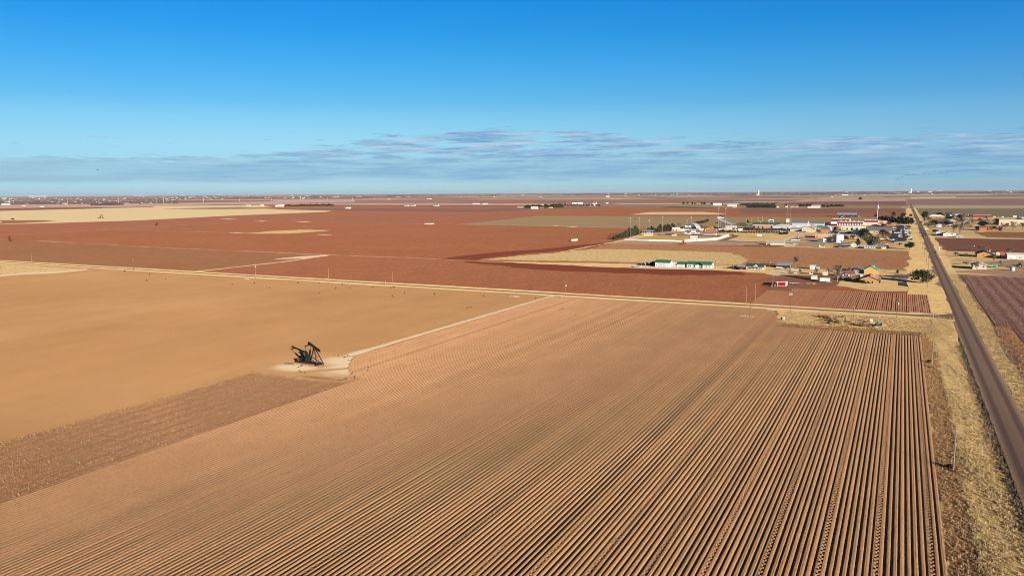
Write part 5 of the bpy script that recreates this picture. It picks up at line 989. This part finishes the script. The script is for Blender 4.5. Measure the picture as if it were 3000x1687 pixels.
def bare(label,px,py,wpx,hpx,idx=0,name='bare_tree',cat='tree',group=None,bark=F_BARK,tw=F_TWIG):
    while len(BARE)<3:
        T,Tw=branches(41+len(BARE),7,.66); BARE.append((T,Tw))
    T,Tw=BARE[idx%3]; X,Y=P(px,py); s=mpp(X,Y); t=thing(name,label,cat,(X,Y,0),0,group); rz=random.uniform(0,6.28)
    for nm,M_,mt in (('trunk',T,bark),('crown',Tw,tw)):
        k=('bare',idx%3,nm,mt.name)
        if k not in CM: CM[k]=mesh(nm,M_.v,M_.f,mt)
        o=link(nm,CM[k],t,(0,0,-.1),rz); o.scale=(wpx*s,wpx*s,hpx*s)
    return t
bare('biggest bare tree, wide and grey, beside the white cargo trailers',2453,826,54,55,0,bark=F_BARKP); bare('bare tree at the right end of the grey pole shed',2329,782,28,31,1)
bare('small bare shrub-like tree left of the yard sheds',2343,806,16,22,2); bare('small bare tree between the cream hut and cream shed',2392,807,18,26,0); bare('thin bare sapling right of the big bare tree',2462,819,18,24,2)
bare('white dead tree trunk standing by the headland brush',2501.5,927.5,10,33,1,bark=F_BARKP,tw=pm('bleached_twigs',(.3,.25,.2),.9)); bare('dead grey sapling at the edge of the headland brush',2476,958,12,31,2,bark=F_BARKP)
bare('tall bare tree on the lawn at the right edge of the photo',2968,678,40,32,0,bark=F_BARKP); bare('bare tree cut by the right edge beyond the brick ranch',2996,673,26,22,1)
bare('wide bare tree shading the drive by the white gabled pair',2722,672,46,24,2); bare('large bare tree behind the white gabled pair, biggest there',2812,688,34,42,0); bare('bare tree left of the biggest behind the gabled pair',2793,682,30,26,1)
bare('bare tree among the houses right of the biggest one',2834,672,26,30,2,bark=F_BARKP); bare('pale trunked bare tree left of the orange-brown roof',2846,668,24,34,0,bark=F_BARKP); bare('bare tree behind the dark blue roofed house',2818,662,30,26,1)
bare('dark bare tree before the cream school building',2898,663,32,24,0); bare('small bare tree leaning over the drive by the tan brick house',2911,770,22,28,1); bare('grey bare shrub left of the tan brick house',2830,752,22,12,2); bare('grey bare shrub beside the standpipe farmyard',2800,750,20,14,0)
bare('grey bare brush in front of the tan brick house yard',2832,776,34,10,1); bare('bare tree behind the tan brick house',2880,737,34,22,0); bare('bare tree behind the long white shop',2958,742,34,18,2)
bare('bare tree at the corner of the grey roofed hall',2556,676,20,14,1); bare('bare tree in front of the middle red roofed block',2582,660,24,12,2); bare('bare tree at the east end of the red roofed school',2628,656,18,14,0); bare('bare tree before the orange brick annex',2606,663,22,12,1)
bare('bare tree between the motorhomes and the gabled houses',2556,718,34,26,2); bare('brown bare tree in the middle of the school tree clump',2540,716,36,30,0)
PL=plant
PL('oak_tree','large dark green oak beside the road with dense rounded crown','tree',2701,829,47,35,'round',F_OAK,.14,idx=0); 
PL('evergreen_shrub','small cone-shaped evergreen on the grass left of the oak','shrub',2629,801,9,10,'cone',F_DKG,.05,idx=1)
for i,(px,py,w_,h_) in enumerate(((2519,829,10,11),(2531,830,9,9),(2561,830,16,10),(2574,830,9,14),(2544,831,9,6))): PL('front_shrub','green shrub, %s from left along the front of the big brown roofed house'%ORD[i],'shrub',px,py,w_,h_,'mound',F_DKG,.02,group='shrubs at the brown roofed house',idx=i%3)
PL('evergreen_tree','tall dark evergreen left in the clump south of the school','tree',2530,703,28,31,'round',F_DKG,.1,idx=1); PL('evergreen_tree','grey-green spreading tree right in the clump south of the school','tree',2558,722,32,28,'round',fol('grey_green_leaves',(0.1015,0.0899,0.0609)),.12,idx=2); PL('evergreen_tree','narrow dark tree beside the white gabled shed','tree',2513,722,11,22,'oval',F_DKG,.1,idx=1)
PL('evergreen_tree','grey-green tree in the middle of the clump south of the school','tree',2544,711,24,26,'round',fol('brown_green_leaves',(0.1087,0.087,0.0609)),.1,idx=0)
PL('shade_tree','dark spreading tree with visible trunk south of the car park','tree',2665,731,23,21,'round',F_DKG,.28,idx=2); PL('round_shrub','round dark bush at the end of the low white house','shrub',2600,729.5,7.5,9,'round',F_DKG,.05,idx=1)
PL('rusty_tree','rust-brown leafy tree in front of the grey roofed hall','tree',2588,694,34,19,'mound',F_RED,.08,idx=0)
for i in range(11):
    px=2574+i*9.6; PL('pine_tree','dark pine, %s from left in the row behind the red roofed school'%ORD[i],'tree',px,654+i*.35,15,17.5+(i*7%5),'oval',F_DKG,.08,group='row of dark pines behind the school',idx=i%3)
for i,(px,py,w_,h_) in enumerate(((1800,702.5,14,9),(1808,701,14,11),(1816,699.5,14,14),(1824,698,14,16),(1834,696,14,19),(1844,694,14,26),(1852,692,14,22),(1860,690.5,15,26),(1866,689,13,22),(1871,687,12,14))): PL('cedar_tree','cedar, %s from the left in the slanting row beside the ball field'%ORD[i],'tree',px,py,w_,h_,'oval',F_EVG,.04,group='slanting cedar row',idx=i%3)
for i,(px,py,w_,h_) in enumerate(((1901,682,13,14),(1909,681.5,13,17),(1917,681,13,13),(1928,681,13,16),(1934,680,13,21),(1942,679.5,13,17),(1949,679,13,19),(1956,678,13,20),(1962,677.5,13,18),(1969,676,13,20),(1973,674,12,16))): PL('cedar_tree','dark cedar, %s from left in the row behind the ball field'%ORD[i],'tree',px,py,w_,h_,'cone' if i%2 else 'oval',F_BCED,.04,group='dark cedar row behind the ball field',idx=i%3)
for i,(px,py,w_,h_) in enumerate(((2034,658,14,7),(2042,657,13,7),(2050,655.5,13,7),(2058,654,13,7),(2066,652.5,12,7),(2072,650.5,11,8))): PL('cedar_tree','cedar, %s from left in the hedge beyond the quonset barn'%ORD[i],'tree',px,py,w_,h_,'mound',F_EVG,.02,group='hedge beyond the quonset barn',idx=i%3)
for i in range(8): PL('hedge_shrub','dark shrub, %s from left in the hedge below the grandstand'%ORD[i],'shrub',2109+i*7.6,681.5+(i%2)*.8,9,6.5,'mound',F_EVG,.03,group='hedge below the grandstand',idx=i%3)
for i in range(16): PL('small_tree','small round tree, %s from left in the spaced row along the school lawn'%ORD[i],'tree',2172+i*7.4,682.5+(i%3)*.4,5.5,5.5,'round',F_DKG,.12,group='spaced row of small lawn trees',idx=i%3)
for i in range(5): PL('hedge_shrub','dark bush, %s from left in the clump above the mobile home'%ORD[i],'shrub',2284+i*5.4,687.5,8,6+i*.6,'mound',F_DKG,.03,group='dark bush clump above the mobile home',idx=i%3)
for i in range(20): PL('rusty_shrub','reddish low shrub, %s from left in the row at the ploughed field edge'%ORD[i],'shrub',2182+i*5.9,721.7+i*.06,5,4,'mound',F_RED,.02,group='reddish shrub row at the field edge',idx=i%3)
for i,(px,py,w_,h_) in enumerate(((2710,639,14,18),(2735,659,24,12),(2752,634,16,10),(2775,643,12,14),(2786,642,16,8),(2812,641,13,12),(2865,672,22,9),(2880,663,22,14),(2919,659,16,17),(2668,634,8,6),(2618,633,10,11),(2646,633,12,8),(2567,636,10,9),(2190,653.5,6,8),(2102,654,8,3),(2414,661,18,8),(2382,662,12,5))):
    PL('evergreen_tree',['round evergreen at the left end of the brick ranch far away','low dark evergreen left of the dark blue roofed house','dark trees behind the steep dark roofed house','dark tree before the steep roofed white house','low evergreen right of that dark tree','round dark tree below the small red barn','dark hedge at the left end of the orange brick ranch','dark evergreen behind the orange brick ranch','dark evergreen before the left end of the cream school','dark bush by the road beyond the pines','dark round tree in the far red field by the road','low dark bush near the far road edge','dark small tree beside the mast foot','dark round tree beyond the near goalposts','low bushes left of the grandstand','dark tree against the lower grey hall','dark shrub at the end of the gymnasium'][i],'tree',px,py,w_,h_,'round' if i!=6 else 'mound',F_DKG,.05,idx=i%3)
rb2=random.Random(77)
YT=[(1975,672),(1992,671),(2056,672),(2062,688),(2150,683),(2398,690),(2452,684),(2500,706),(2512,700),(2576,706),(2604,700),(2618,716),(2636,722),(2708,655),(2720,650),(2764,672),(2772,660),(2802,655),(2826,640),(2842,645),(2872,650),(2890,648),(2912,655),(2944,668),(2984,655),(2486,803),(2512,792),(2580,822),(2430,803),(2300,791),(2148,788),(2862,790),(2930,780),(2696,664)]
for i,(px,py) in enumerate(YT): bare('grey bare yard tree, %s from left among the yard trees'%(ORD[sorted(YT).index((px,py))] if i<99 and sorted(YT).index((px,py))<30 else ('second last','third last','fourth last','last')[sorted(YT).index((px,py))-30]),px,py,rb2.uniform(14,26),rb2.uniform(12,22),i%3,group='bare yard trees about the town')
YB=[]
for i in range(26):
    px,py=rb2.choice([(1960,2060,684,690),(2040,2100,676,688),(2270,2320,672,678),(2400,2440,684,692)]),0
    x_=rb2.uniform(px[0],px[1]); y_=rb2.uniform(px[2],px[3]); wd=rb2.uniform(4,10); mm=rb2.choice([(WHT,WHR),(WHT,GREYM),(GREYM,GREYM),(SILV,WHR),(MAROON,MAROON),(BRICK,WHR),(PAINT['blue'],GREYM)])
    YB.append((x_,y_,wd,mm))
YB.sort(key=lambda q:q[0])
for i,(x_,y_,wd,mm) in enumerate(YB): building('storage_container','small container or shed, %s from left among those scattered in the school yards'%ORD[i],'container',x_,x_+wd,y_,rb2.uniform(2,4),rb2.uniform(3,7),'flat',.3,mm[0],mm[1],group='containers in the school yards',oh=.2,doors=[(.1,.4,0,.8,GREYM)])
fence_run('low dark mesh fence along the back of the ball field','mesh_fence',[(1925,690.5),(2030,690.8),(2112,693)],1.6,pm('dark_mesh',(.04,.04,.045),.7))
fence_run('grey chain fence along the lower edge of the school lawn','mesh_fence',[(2122,708),(2300,712.5),(2420,714.5)],1.2,pm('grey_mesh',(.09,.085,.08),.7))
# headland brush and weeds
for i,(px,py,w_,h_) in enumerate(((2400,929,12,6),(2412,932,14,8),(2425,934,15,9),(2436,941,15,9),(2446,938,14,9),(2452,945,16,9),(2460,948,14,8),(2430,948,13,6),(2405,940,12,5),(2490,945,12,5),(2500,952,13,6),(2515,955,14,7),(2530,957,15,8),(2545,958,13,7),(2470,930,12,6),(2535,945,12,5),(2560,962,10,5),(2480,959,10,5))): PL('dry_bush','orange-brown dry bush, %s from the west in the headland thicket'%ORD[i],'shrub',px,py,w_,h_,'mound',F_DRY,.02,group='dry bushes on the headland',idx=i%3)
rr=random.Random(5)
for i,(px,py) in enumerate(((438,805),(365,796),(430,823),(485,818),(745,831),(682,834),(790,845),(873,831),(935,830),(984,846),(1003,832),(935,859),(1025,844),(1093,842),(1145,844),(1155,842),(1185,861),(1150,869),(1273,863),(1417,869),(1370,902),(1380,900),(1500,870),(1569,874),(1638,909),(1646,907),(1685,925),(1683,969),(1645,988),(1725,969),(1742,1010),(1136,1216),(1082,1246),(1087,1238),(1022,1267),(992,1043),(1010,1048),(1022,1056),(1020,1043),(1120,1053),(1136,1055),(1085,1060),(1580,1313),(1630,1290),(1706,1009),(1718,958))):
    PL('tumbleweed','small dark tumbleweed lying on the bare ploughed or sandy ground','tumbleweed',px,py,3.2+rr.random()*2.6,1.8+rr.random()*1.2,'mound',F_WEED,.01,group='scattered tumbleweeds',idx=i%3)
for i in range(30):
    a=rr.uniform(-.4,3.6); px=985+95*math.cos(a)*(1 if a<1.6 else 1.1)+rr.uniform(-6,6); py=1080+34*math.sin(a)+rr.uniform(-2,2)
    PL('pad_weed','small grey-green weed on the rim of the well pad','weed',px,py,4+rr.random()*4,2+rr.random()*1.6,'mound',FPW,.01,group='weeds around the well pad',idx=i%3)
def tufts(name,pts,hmin,hmax,mat,label,blades=4,w=.06,lean=.45):
    V_=[];F_=[]; rg=np.random.default_rng(len(pts))
    for (x,y) in pts:
        h=rg.uniform(hmin,hmax)
        for b in range(blades):
            a=rg.uniform(0,6.283); l=rg.uniform(.1,lean)*h; bx,by=x+rg.normal(0,.10),y+rg.normal(0,.10); k=len(V_); ca,sa=math.cos(a),math.sin(a)
            V_+=[(bx-w*sa,by+w*ca,_Z0-.02),(bx+w*sa,by-w*ca,_Z0-.02),(bx+l*ca,by+l*sa,_Z0+h*rg.uniform(.7,1))]; F_.append((k,k+1,k+2))
    o=link(name,mesh(name,V_,F_,mat)); o['kind']='stuff'; o['label']=label; return o
# standing cotton stalks in rows, 38 rows west of the ridges
pts=[]; x=-196.; row_i=0
while x<-157.8:
    y=52.
    gap=rng.uniform(.75,1.15)
    while y<189.5:
        if rng.random()<.93*gap and row_i%5>1 or rng.random()<(.0 if row_i%5==0 else .5): pts.append((x+rng.normal(0,.06),y))
        y+=.26 if y<140 else .34
    x+=1.03; row_i+=1
tufts('cotton_stalks',pts,.22,.6,F_STALK,'brown standing cotton stalks in rows left of the ridged field',4,.04,.5)
pts=[p for p in zip(rng.uniform(-197.,-195.2,900),rng.uniform(55,190,900))]; tufts('straw_margin',pts,.2,.45,F_DRY,'straw coloured weeds along the upper edge of the stalk strip',4,.05)
lint=[(p[0],p[1]) for p in zip(rng.choice([-196,-195,-165,-160,-159,-158.5,-178],90)+rng.normal(0,.6,90),rng.uniform(60,188,90))]; lm=MB()
for x,y in lint:
    q=.05+.05*rng.random(); lm.box(x-q,x+q,y-q,y+q,_Z0+.25,_Z0+.25+1.6*q)
o=obj('cotton_lint',lm,pm('cotton_lint',(.36,.32,.29),.95,.05)); o['kind']='stuff'; o['label']='white tufts of leftover cotton on the stalks'
# roadside grass and weeds
n=9000; X_=rng.uniform(14.,23.4,n); Y_=np.exp(rng.uniform(math.log(115),math.log(420),n)); keep=rng.random(n)<(.35+.65*(np.sin(Y_*.11+X_*.7)*.5+.5))
tufts('roadside_grass',list(zip(X_[keep],Y_[keep])),.2,.55,F_STRAW,'dry straw grass on the verge between field and road',4,.06,.7)
n=3600; X_=rng.uniform(9.6,15.,n); Y_=np.exp(rng.uniform(math.log(115),math.log(372),n)); tufts('roadside_weeds',list(zip(X_,Y_)),.2,.5,fol('verge_weed',(0.2465,0.1668,0.087)),'brown weeds along the edge of the ridged field',4,.06,.7)
n=1600; X_=rng.uniform(22.3,24.1,n); Y_=np.exp(rng.uniform(math.log(130),math.log(345),n)); tufts('ditch_shade_weeds',list(zip(X_,Y_)),.25,.8,fol('shade_dark_weed',(0.087,0.06525,0.0493)),'weeds along the west edge of the paved road, coloured dark as its shade',4,.07,.6)  # weed colour darkened in place of the shade along the raised road
n=5000; X_=rng.uniform(31.8,38.,n); Y_=np.exp(rng.uniform(math.log(190),math.log(640),n)); tufts('roadside_grass',list(zip(X_,Y_)),.2,.5,F_STRAW,'dry straw grass on the east verge of the road',4,.07,.7)
n=2600; X_=rng.uniform(38.,46.,n); Y_=np.exp(rng.uniform(math.log(190),math.log(630),n)); tufts('margin_weeds',list(zip(X_,Y_)),.3,1.,fol('purple_brown_weed',(0.145,0.087,0.058)),'brown weeds between the east verge and the cotton field',4,.08,.6)
n=3000; X_=rng.uniform(-50,16,n); Y_=rng.uniform(368,408,n); tufts('headland_grass',list(zip(X_,Y_)),.2,.6,F_STRAW,'dry grass on the headland by the junction',4,.09,.7)
n=1500; X_=rng.uniform(-50,10,n); Y_=rng.uniform(358,369,n); tufts('headland_weeds',list(zip(X_,Y_)),.2,.6,F_DRY,'brown weeds where the ridges end at the headland',4,.09,.7)
for i,(px,py,w_,h_) in enumerate(((2722,1062,14,8),(2738,1078,8,5),(2783,1372,22,13),(2800,1384,14,8))): PL('dark_weed','dark weed clump at the foot of %s'%['the pole with the white guard, left side','the pole with the white guard, right side','the nearest pole, left side','the nearest pole, right side'][i],'weed',px,py,w_,h_,'mound',F_DRY if i%2 else F_WEED,.02,idx=i%3)
# ------------------------------------------------------------------ far things
for i,(bx,by,ty) in enumerate(((30,603,581),(198,600.5,583),(347,596,578),(479.5,594.8,579),(596.5,592.2,582),(702,591,582),(796,590,582),(881,588,575),(959,586.5,578),(1032.6,586.3,579),(1096,584.5,577))):
    X,Y=P(bx,by); s=mpp(X,Y); h=(by-ty)*s; t=thing('transmission_pole','white steel transmission pole, %s from left in the line across the far fields'%ORD[i],'transmission pole',(X,Y,0),0,'transmission line poles'); obj('pole',MB().tube((0,0,-.5),(0,0,h),.42*s,.28*s,6),LTGREY,t); obj('arms',MB().beam((-2.8,0,h*.93),(2.8,0,h*.93),.3*s,.3*s).beam((-2.4,0,h*.83),(2.4,0,h*.83),.25*s,.25*s),LTGREY,t)
for px,by,ty,wp,lb in ((2222,573,557.5,4,'white far water tower above the horizon trees, left of two'),(2668,566,552,5,'white far grain tower on the horizon beyond the road end')):
    X,Y=P(px,by); s=mpp(X,Y); h=(by-ty)*s; r=wp*s/2; t=thing('water_tower',lb,'tower',(X,Y,0)); obj('shaft',MB().lathe([(r,0),(r,h*.93),(r*.6,h),(0,h)],16),WHT,t,smooth=True); obj('base',MB().box(-r*2.2,-r*.9,-r,r,0,h*.28),OFFW,t)
rb=random.Random(21); HY=lambda px:573.3-18.2*px/3000
spec=[(110,577,62,2.6,1.6),(92,574.5,20,2,1),(128,574,18,2,1),(397,574.5,14,2.2,1),(412,574,18,2.6,1),(430,574,8,2,1),(708,570,16,3.4,2.2),(533,574,18,2,1),(18,592,14,3,1.4),(10,583,12,4,2),(225,583,6,3,1),(300,588,8,2,1),(505,587,10,2.,1),(560,577,22,2,1),(640,573,12,1.8,1),(900,574,14,1.8,1),(985,578,14,2,1),(1050,577,12,2,1),(1165,578,14,1.8,1),(1195,577,16,1.8,1),(1255,584,12,2.6,1),(1136,585,8,2.,1),(1870,571.5,6,2.4,1),(2020,571,8,1.8,1),(2480,563.5,6,1.8,1),(2725,563,14,2.6,1.4),(2755,560.5,10,1.8,1),(2900,561,14,1.8,1),(2953,559.5,12,1.8,1),(2690,563,10,1.8,1),(1583,578,8,1.8,1)]
for i,(px,py,wp,hp,rp) in enumerate(spec): hp*=.62; wp*=.8; rp*=.6; building('far_building','pale far building on the horizon, %s from left of the larger ones'%ORD[i] if i<30 else 'pale far building low at the centre horizon','building',px-wp/2,px+wp/2,py,hp,30,'gx',rp,(WHT,LTGREY,OFFW,GREYM)[i%4],WHR if i%2 else GREYM,group='larger far buildings along the horizon',oh=.3)
for i in range(110):
    px=rb.uniform(0,900)*(1 if i<60 else 3.3); d=rb.uniform(7,26) if (px<500) else rb.uniform(6,15); py=HY(px)+d
    building('far_building','tiny pale building among the far trees near the horizon','building',px,px+rb.uniform(2,6),py,rb.uniform(.8,1.6),14,rb.choice(['gx','flat']),rb.uniform(.3,.9),rb.choice([OFFW,CREAM,LTGREY,GREYM,PEACH]),rb.choice([GREYR,GREYM,WHR,BRNR]),group='tiny far buildings near the horizon',oh=.3)
# far tree cover, too many to count
V_=[];F_=[]
def blob(x,y,w_,h_):
    k=len(V_); a=rb.uniform(0,3)
    for i in range(5):
        t_=a+i*1.2566; V_.append((x+w_*.5*math.cos(t_)*rb.uniform(.7,1.2),y+w_*.5*math.sin(t_)*rb.uniform(.7,1.2),h_*rb.uniform(.3,.6)))
    for i in range(5): V_.append((V_[k+i][0]*.2+x*.8+0*i,V_[k+i][1]*.2+y*.8,-.3))
    V_.append((x+rb.uniform(-.2,.2)*w_,y,h_))
    for i in range(5): F_.append((k+i,k+(i+1)%5,k+10)); F_.append((k+5+i,k+5+(i+1)%5,k+(i+1)%5,k+i))
cl=[(rb.uniform(-80,3080),rb.random()) for _ in range(150)]
for i in range(10500):
    if rb.random()<.62: c=rb.choice(cl); px=c[0]+rb.gauss(0,16); base=c[1]
    else: px=rb.uniform(-100,3100); base=rb.random()
    if px<520: lo,hi=4.5,27
    elif px<1100: lo,hi=4.2,15
    elif px<2000: lo,hi=3.6,12
    else: lo,hi=3.6,12.5
    d=lo+(hi-lo)*min(1,max(0,base*.8+rb.gauss(.1,.12)))
    X,Y=P(px,HY(px)+d); s=mpp(X,Y)
    if Y>44000 or X<-45000: continue
    blob(X,Y,rb.uniform(1.2,4.2)*max(3,min(s,9)),rb.uniform(4,9.5)*(1 if s<9 else 1.5))
o=link('far_trees',mesh('far_trees',V_,F_,fol('far_tree_leaves',(0.07975,0.06525,0.058),.3))); o['kind']='stuff'; o['label']='grey-brown tree cover scattered along the horizon'
# the wood and tree rows of the nearer farms
def row(label,grp,pts,w_,h_,kind='round',fm=None,name='far_tree'):
    for i,(px,py) in enumerate(pts): PL(name,'%s from left of the %s'%(ORD[i].capitalize(),label),'tree',px,py,w_*rb.uniform(.8,1.25),h_*rb.uniform(.8,1.2),kind,fm or F_DKG,.04,group=grp,idx=i%3)
row('evergreens in the far wood with a white barn','far wood',[(1543+i*6.,608.5-.15*i+(i%3)*1.1) for i in range(18)],10,8,'round',F_DKG)
row('paler front trees of the far wood','far wood front trees',[(1624+i*6,609-(i*.2)) for i in range(5)],9,8,'oval',F_EVG)
row('dark trees around the red roofed far farm','far farm trees',[(1655+i*9,603+(i%2)) for i in range(12)],9,4.5,'mound',F_DKG)
row('evergreens in the upper row of the far evergreen block','upper far evergreen row',[(2172+i*6.4,602+(i%2)*.4) for i in range(16)],8,6.5,'oval',F_DKG)
row('dark trees in the lower row of the far evergreen block','lower far evergreen row',[(2192+i*6.6,609+(i%2)*.4) for i in range(13)],9,7,'round',F_DKG)
row('trees along the far farm road right of the evergreen block','trees on the far farm road',[(2303,606),(2345,605),(2355,604.5),(2366,605),(2375,604),(2412,606),(2425,607),(2436,606.5),(2449,606),(2459,605.5),(2468,606)],10,6,'round',F_DKG)
row('small trees left of the long white arched barn','trees left of the far arched barn',[(2002,598),(2014,598),(2028,599),(2036,599),(2056,598),(2064,599),(2085,599),(2114,600)],6,5,'round',F_DKG)
row('trees in the row right of the white farm at left','far tree row left',[(838+i*9,605-(i*.12)) for i in range(16)],9,5,'round',fol('far_dark_trees',(.04,.036,.03)))
row('trees around the far farmstead in the maroon strip','far farmstead trees',[(270+i*8,602-i*.1) for i in range(12)],8,5,'round',fol('far_grey_trees',(.07,.06,.045)))
PL('far_tree','lone dark round tree beyond the school in the far fields','tree',2520,586,9,7,'round',F_DKG,.1,idx=1); PL('far_shrub','lone brown mound of brush in the straw field at left','shrub',37,644,9,4.5,'mound',fol('brown_mound',(.12,.08,.05)),.02,idx=0)
# birds in a ragged line
for i,(px,py) in enumerate(((2627,528),(2632,524),(2643,519),(2653,513.5),(2660,512.5),(2673,511.5),(2676,511),(2684,511.5),(2708,509),(2723,511.5),(2750,508),(2759,507.5),(2773,506.5),(2643,541))):
    D=(F*FW+(px-1500)*RT+(py-843.5)*DN).normalized(); L_=640; p=Vector((0,0,H))+D*L_
    if i==0:
        bird=thing('bird','dark bird in flight, lowest at the left end of the flock','bird',p,.6,'flock of birds over the horizon'); BM=pm('dark_feathers',(.03,.03,.035),.9)
        obj('body',MB().lathe([(0,-.45),(.09,-.3),(.13,0),(.1,.25),(.05,.42),(.03,.55),(0,.58)],8),BM,bird).rotation_euler=(R(90),0,0)
        for k in (-1,1): obj('wing',MB().add([(k*.1,.18,0),(k*.1,-.2,0),(k*.55,-.12,.2),(k*1.0,.0,.12),(k*.55,.2,.22),(k*.1,.18,.04),(k*.1,-.2,.04),(k*.55,-.12,.24),(k*1.0,.0,.15),(k*.55,.2,.26)],[(0,1,2,4),(4,2,3),(5,9,7,6),(9,8,7)]),BM,bird)
    else: dup(bird,p,.6,'dark bird in flight, the stray one below the line' if i==13 else 'dark bird in flight, %s along the flock from its left end'%ORD[i])
D=(F*FW+(286-1500)*RT+(498-843.5)*DN).normalized(); p=Vector((0,0,H))+D*520; dup(bird,p,1.2,'lone dark bird in the sky at left',scale=1.6)
# ------------------------------------------------------------------ air
a=48000; z0,z1=-1.5,140.
vb=[(x,y,z) for x in(-a,a) for y in (-a,a) for z in (z0,z1)]
me=bpy.data.meshes.new('haze'); me.from_pydata(vb,[],[(0,1,3,2),(4,6,7,5),(0,4,5,1),(2,3,7,6),(0,2,6,4),(1,5,7,3)])
hz=link('haze',me); hz['kind']='stuff'
hm=bpy.data.materials.new('haze'); hm.use_nodes=True; t=hm.node_tree; t.nodes.clear(); ou=t.nodes.new('ShaderNodeOutputMaterial'); pv=t.nodes.new('ShaderNodeVolumePrincipled')
pv.inputs['Density'].default_value=1.3e-5; pv.inputs['Color'].default_value=(.42,.50,.66,1); t.links.new(pv.outputs[0],ou.inputs['Volume']); me.materials.append(hm)
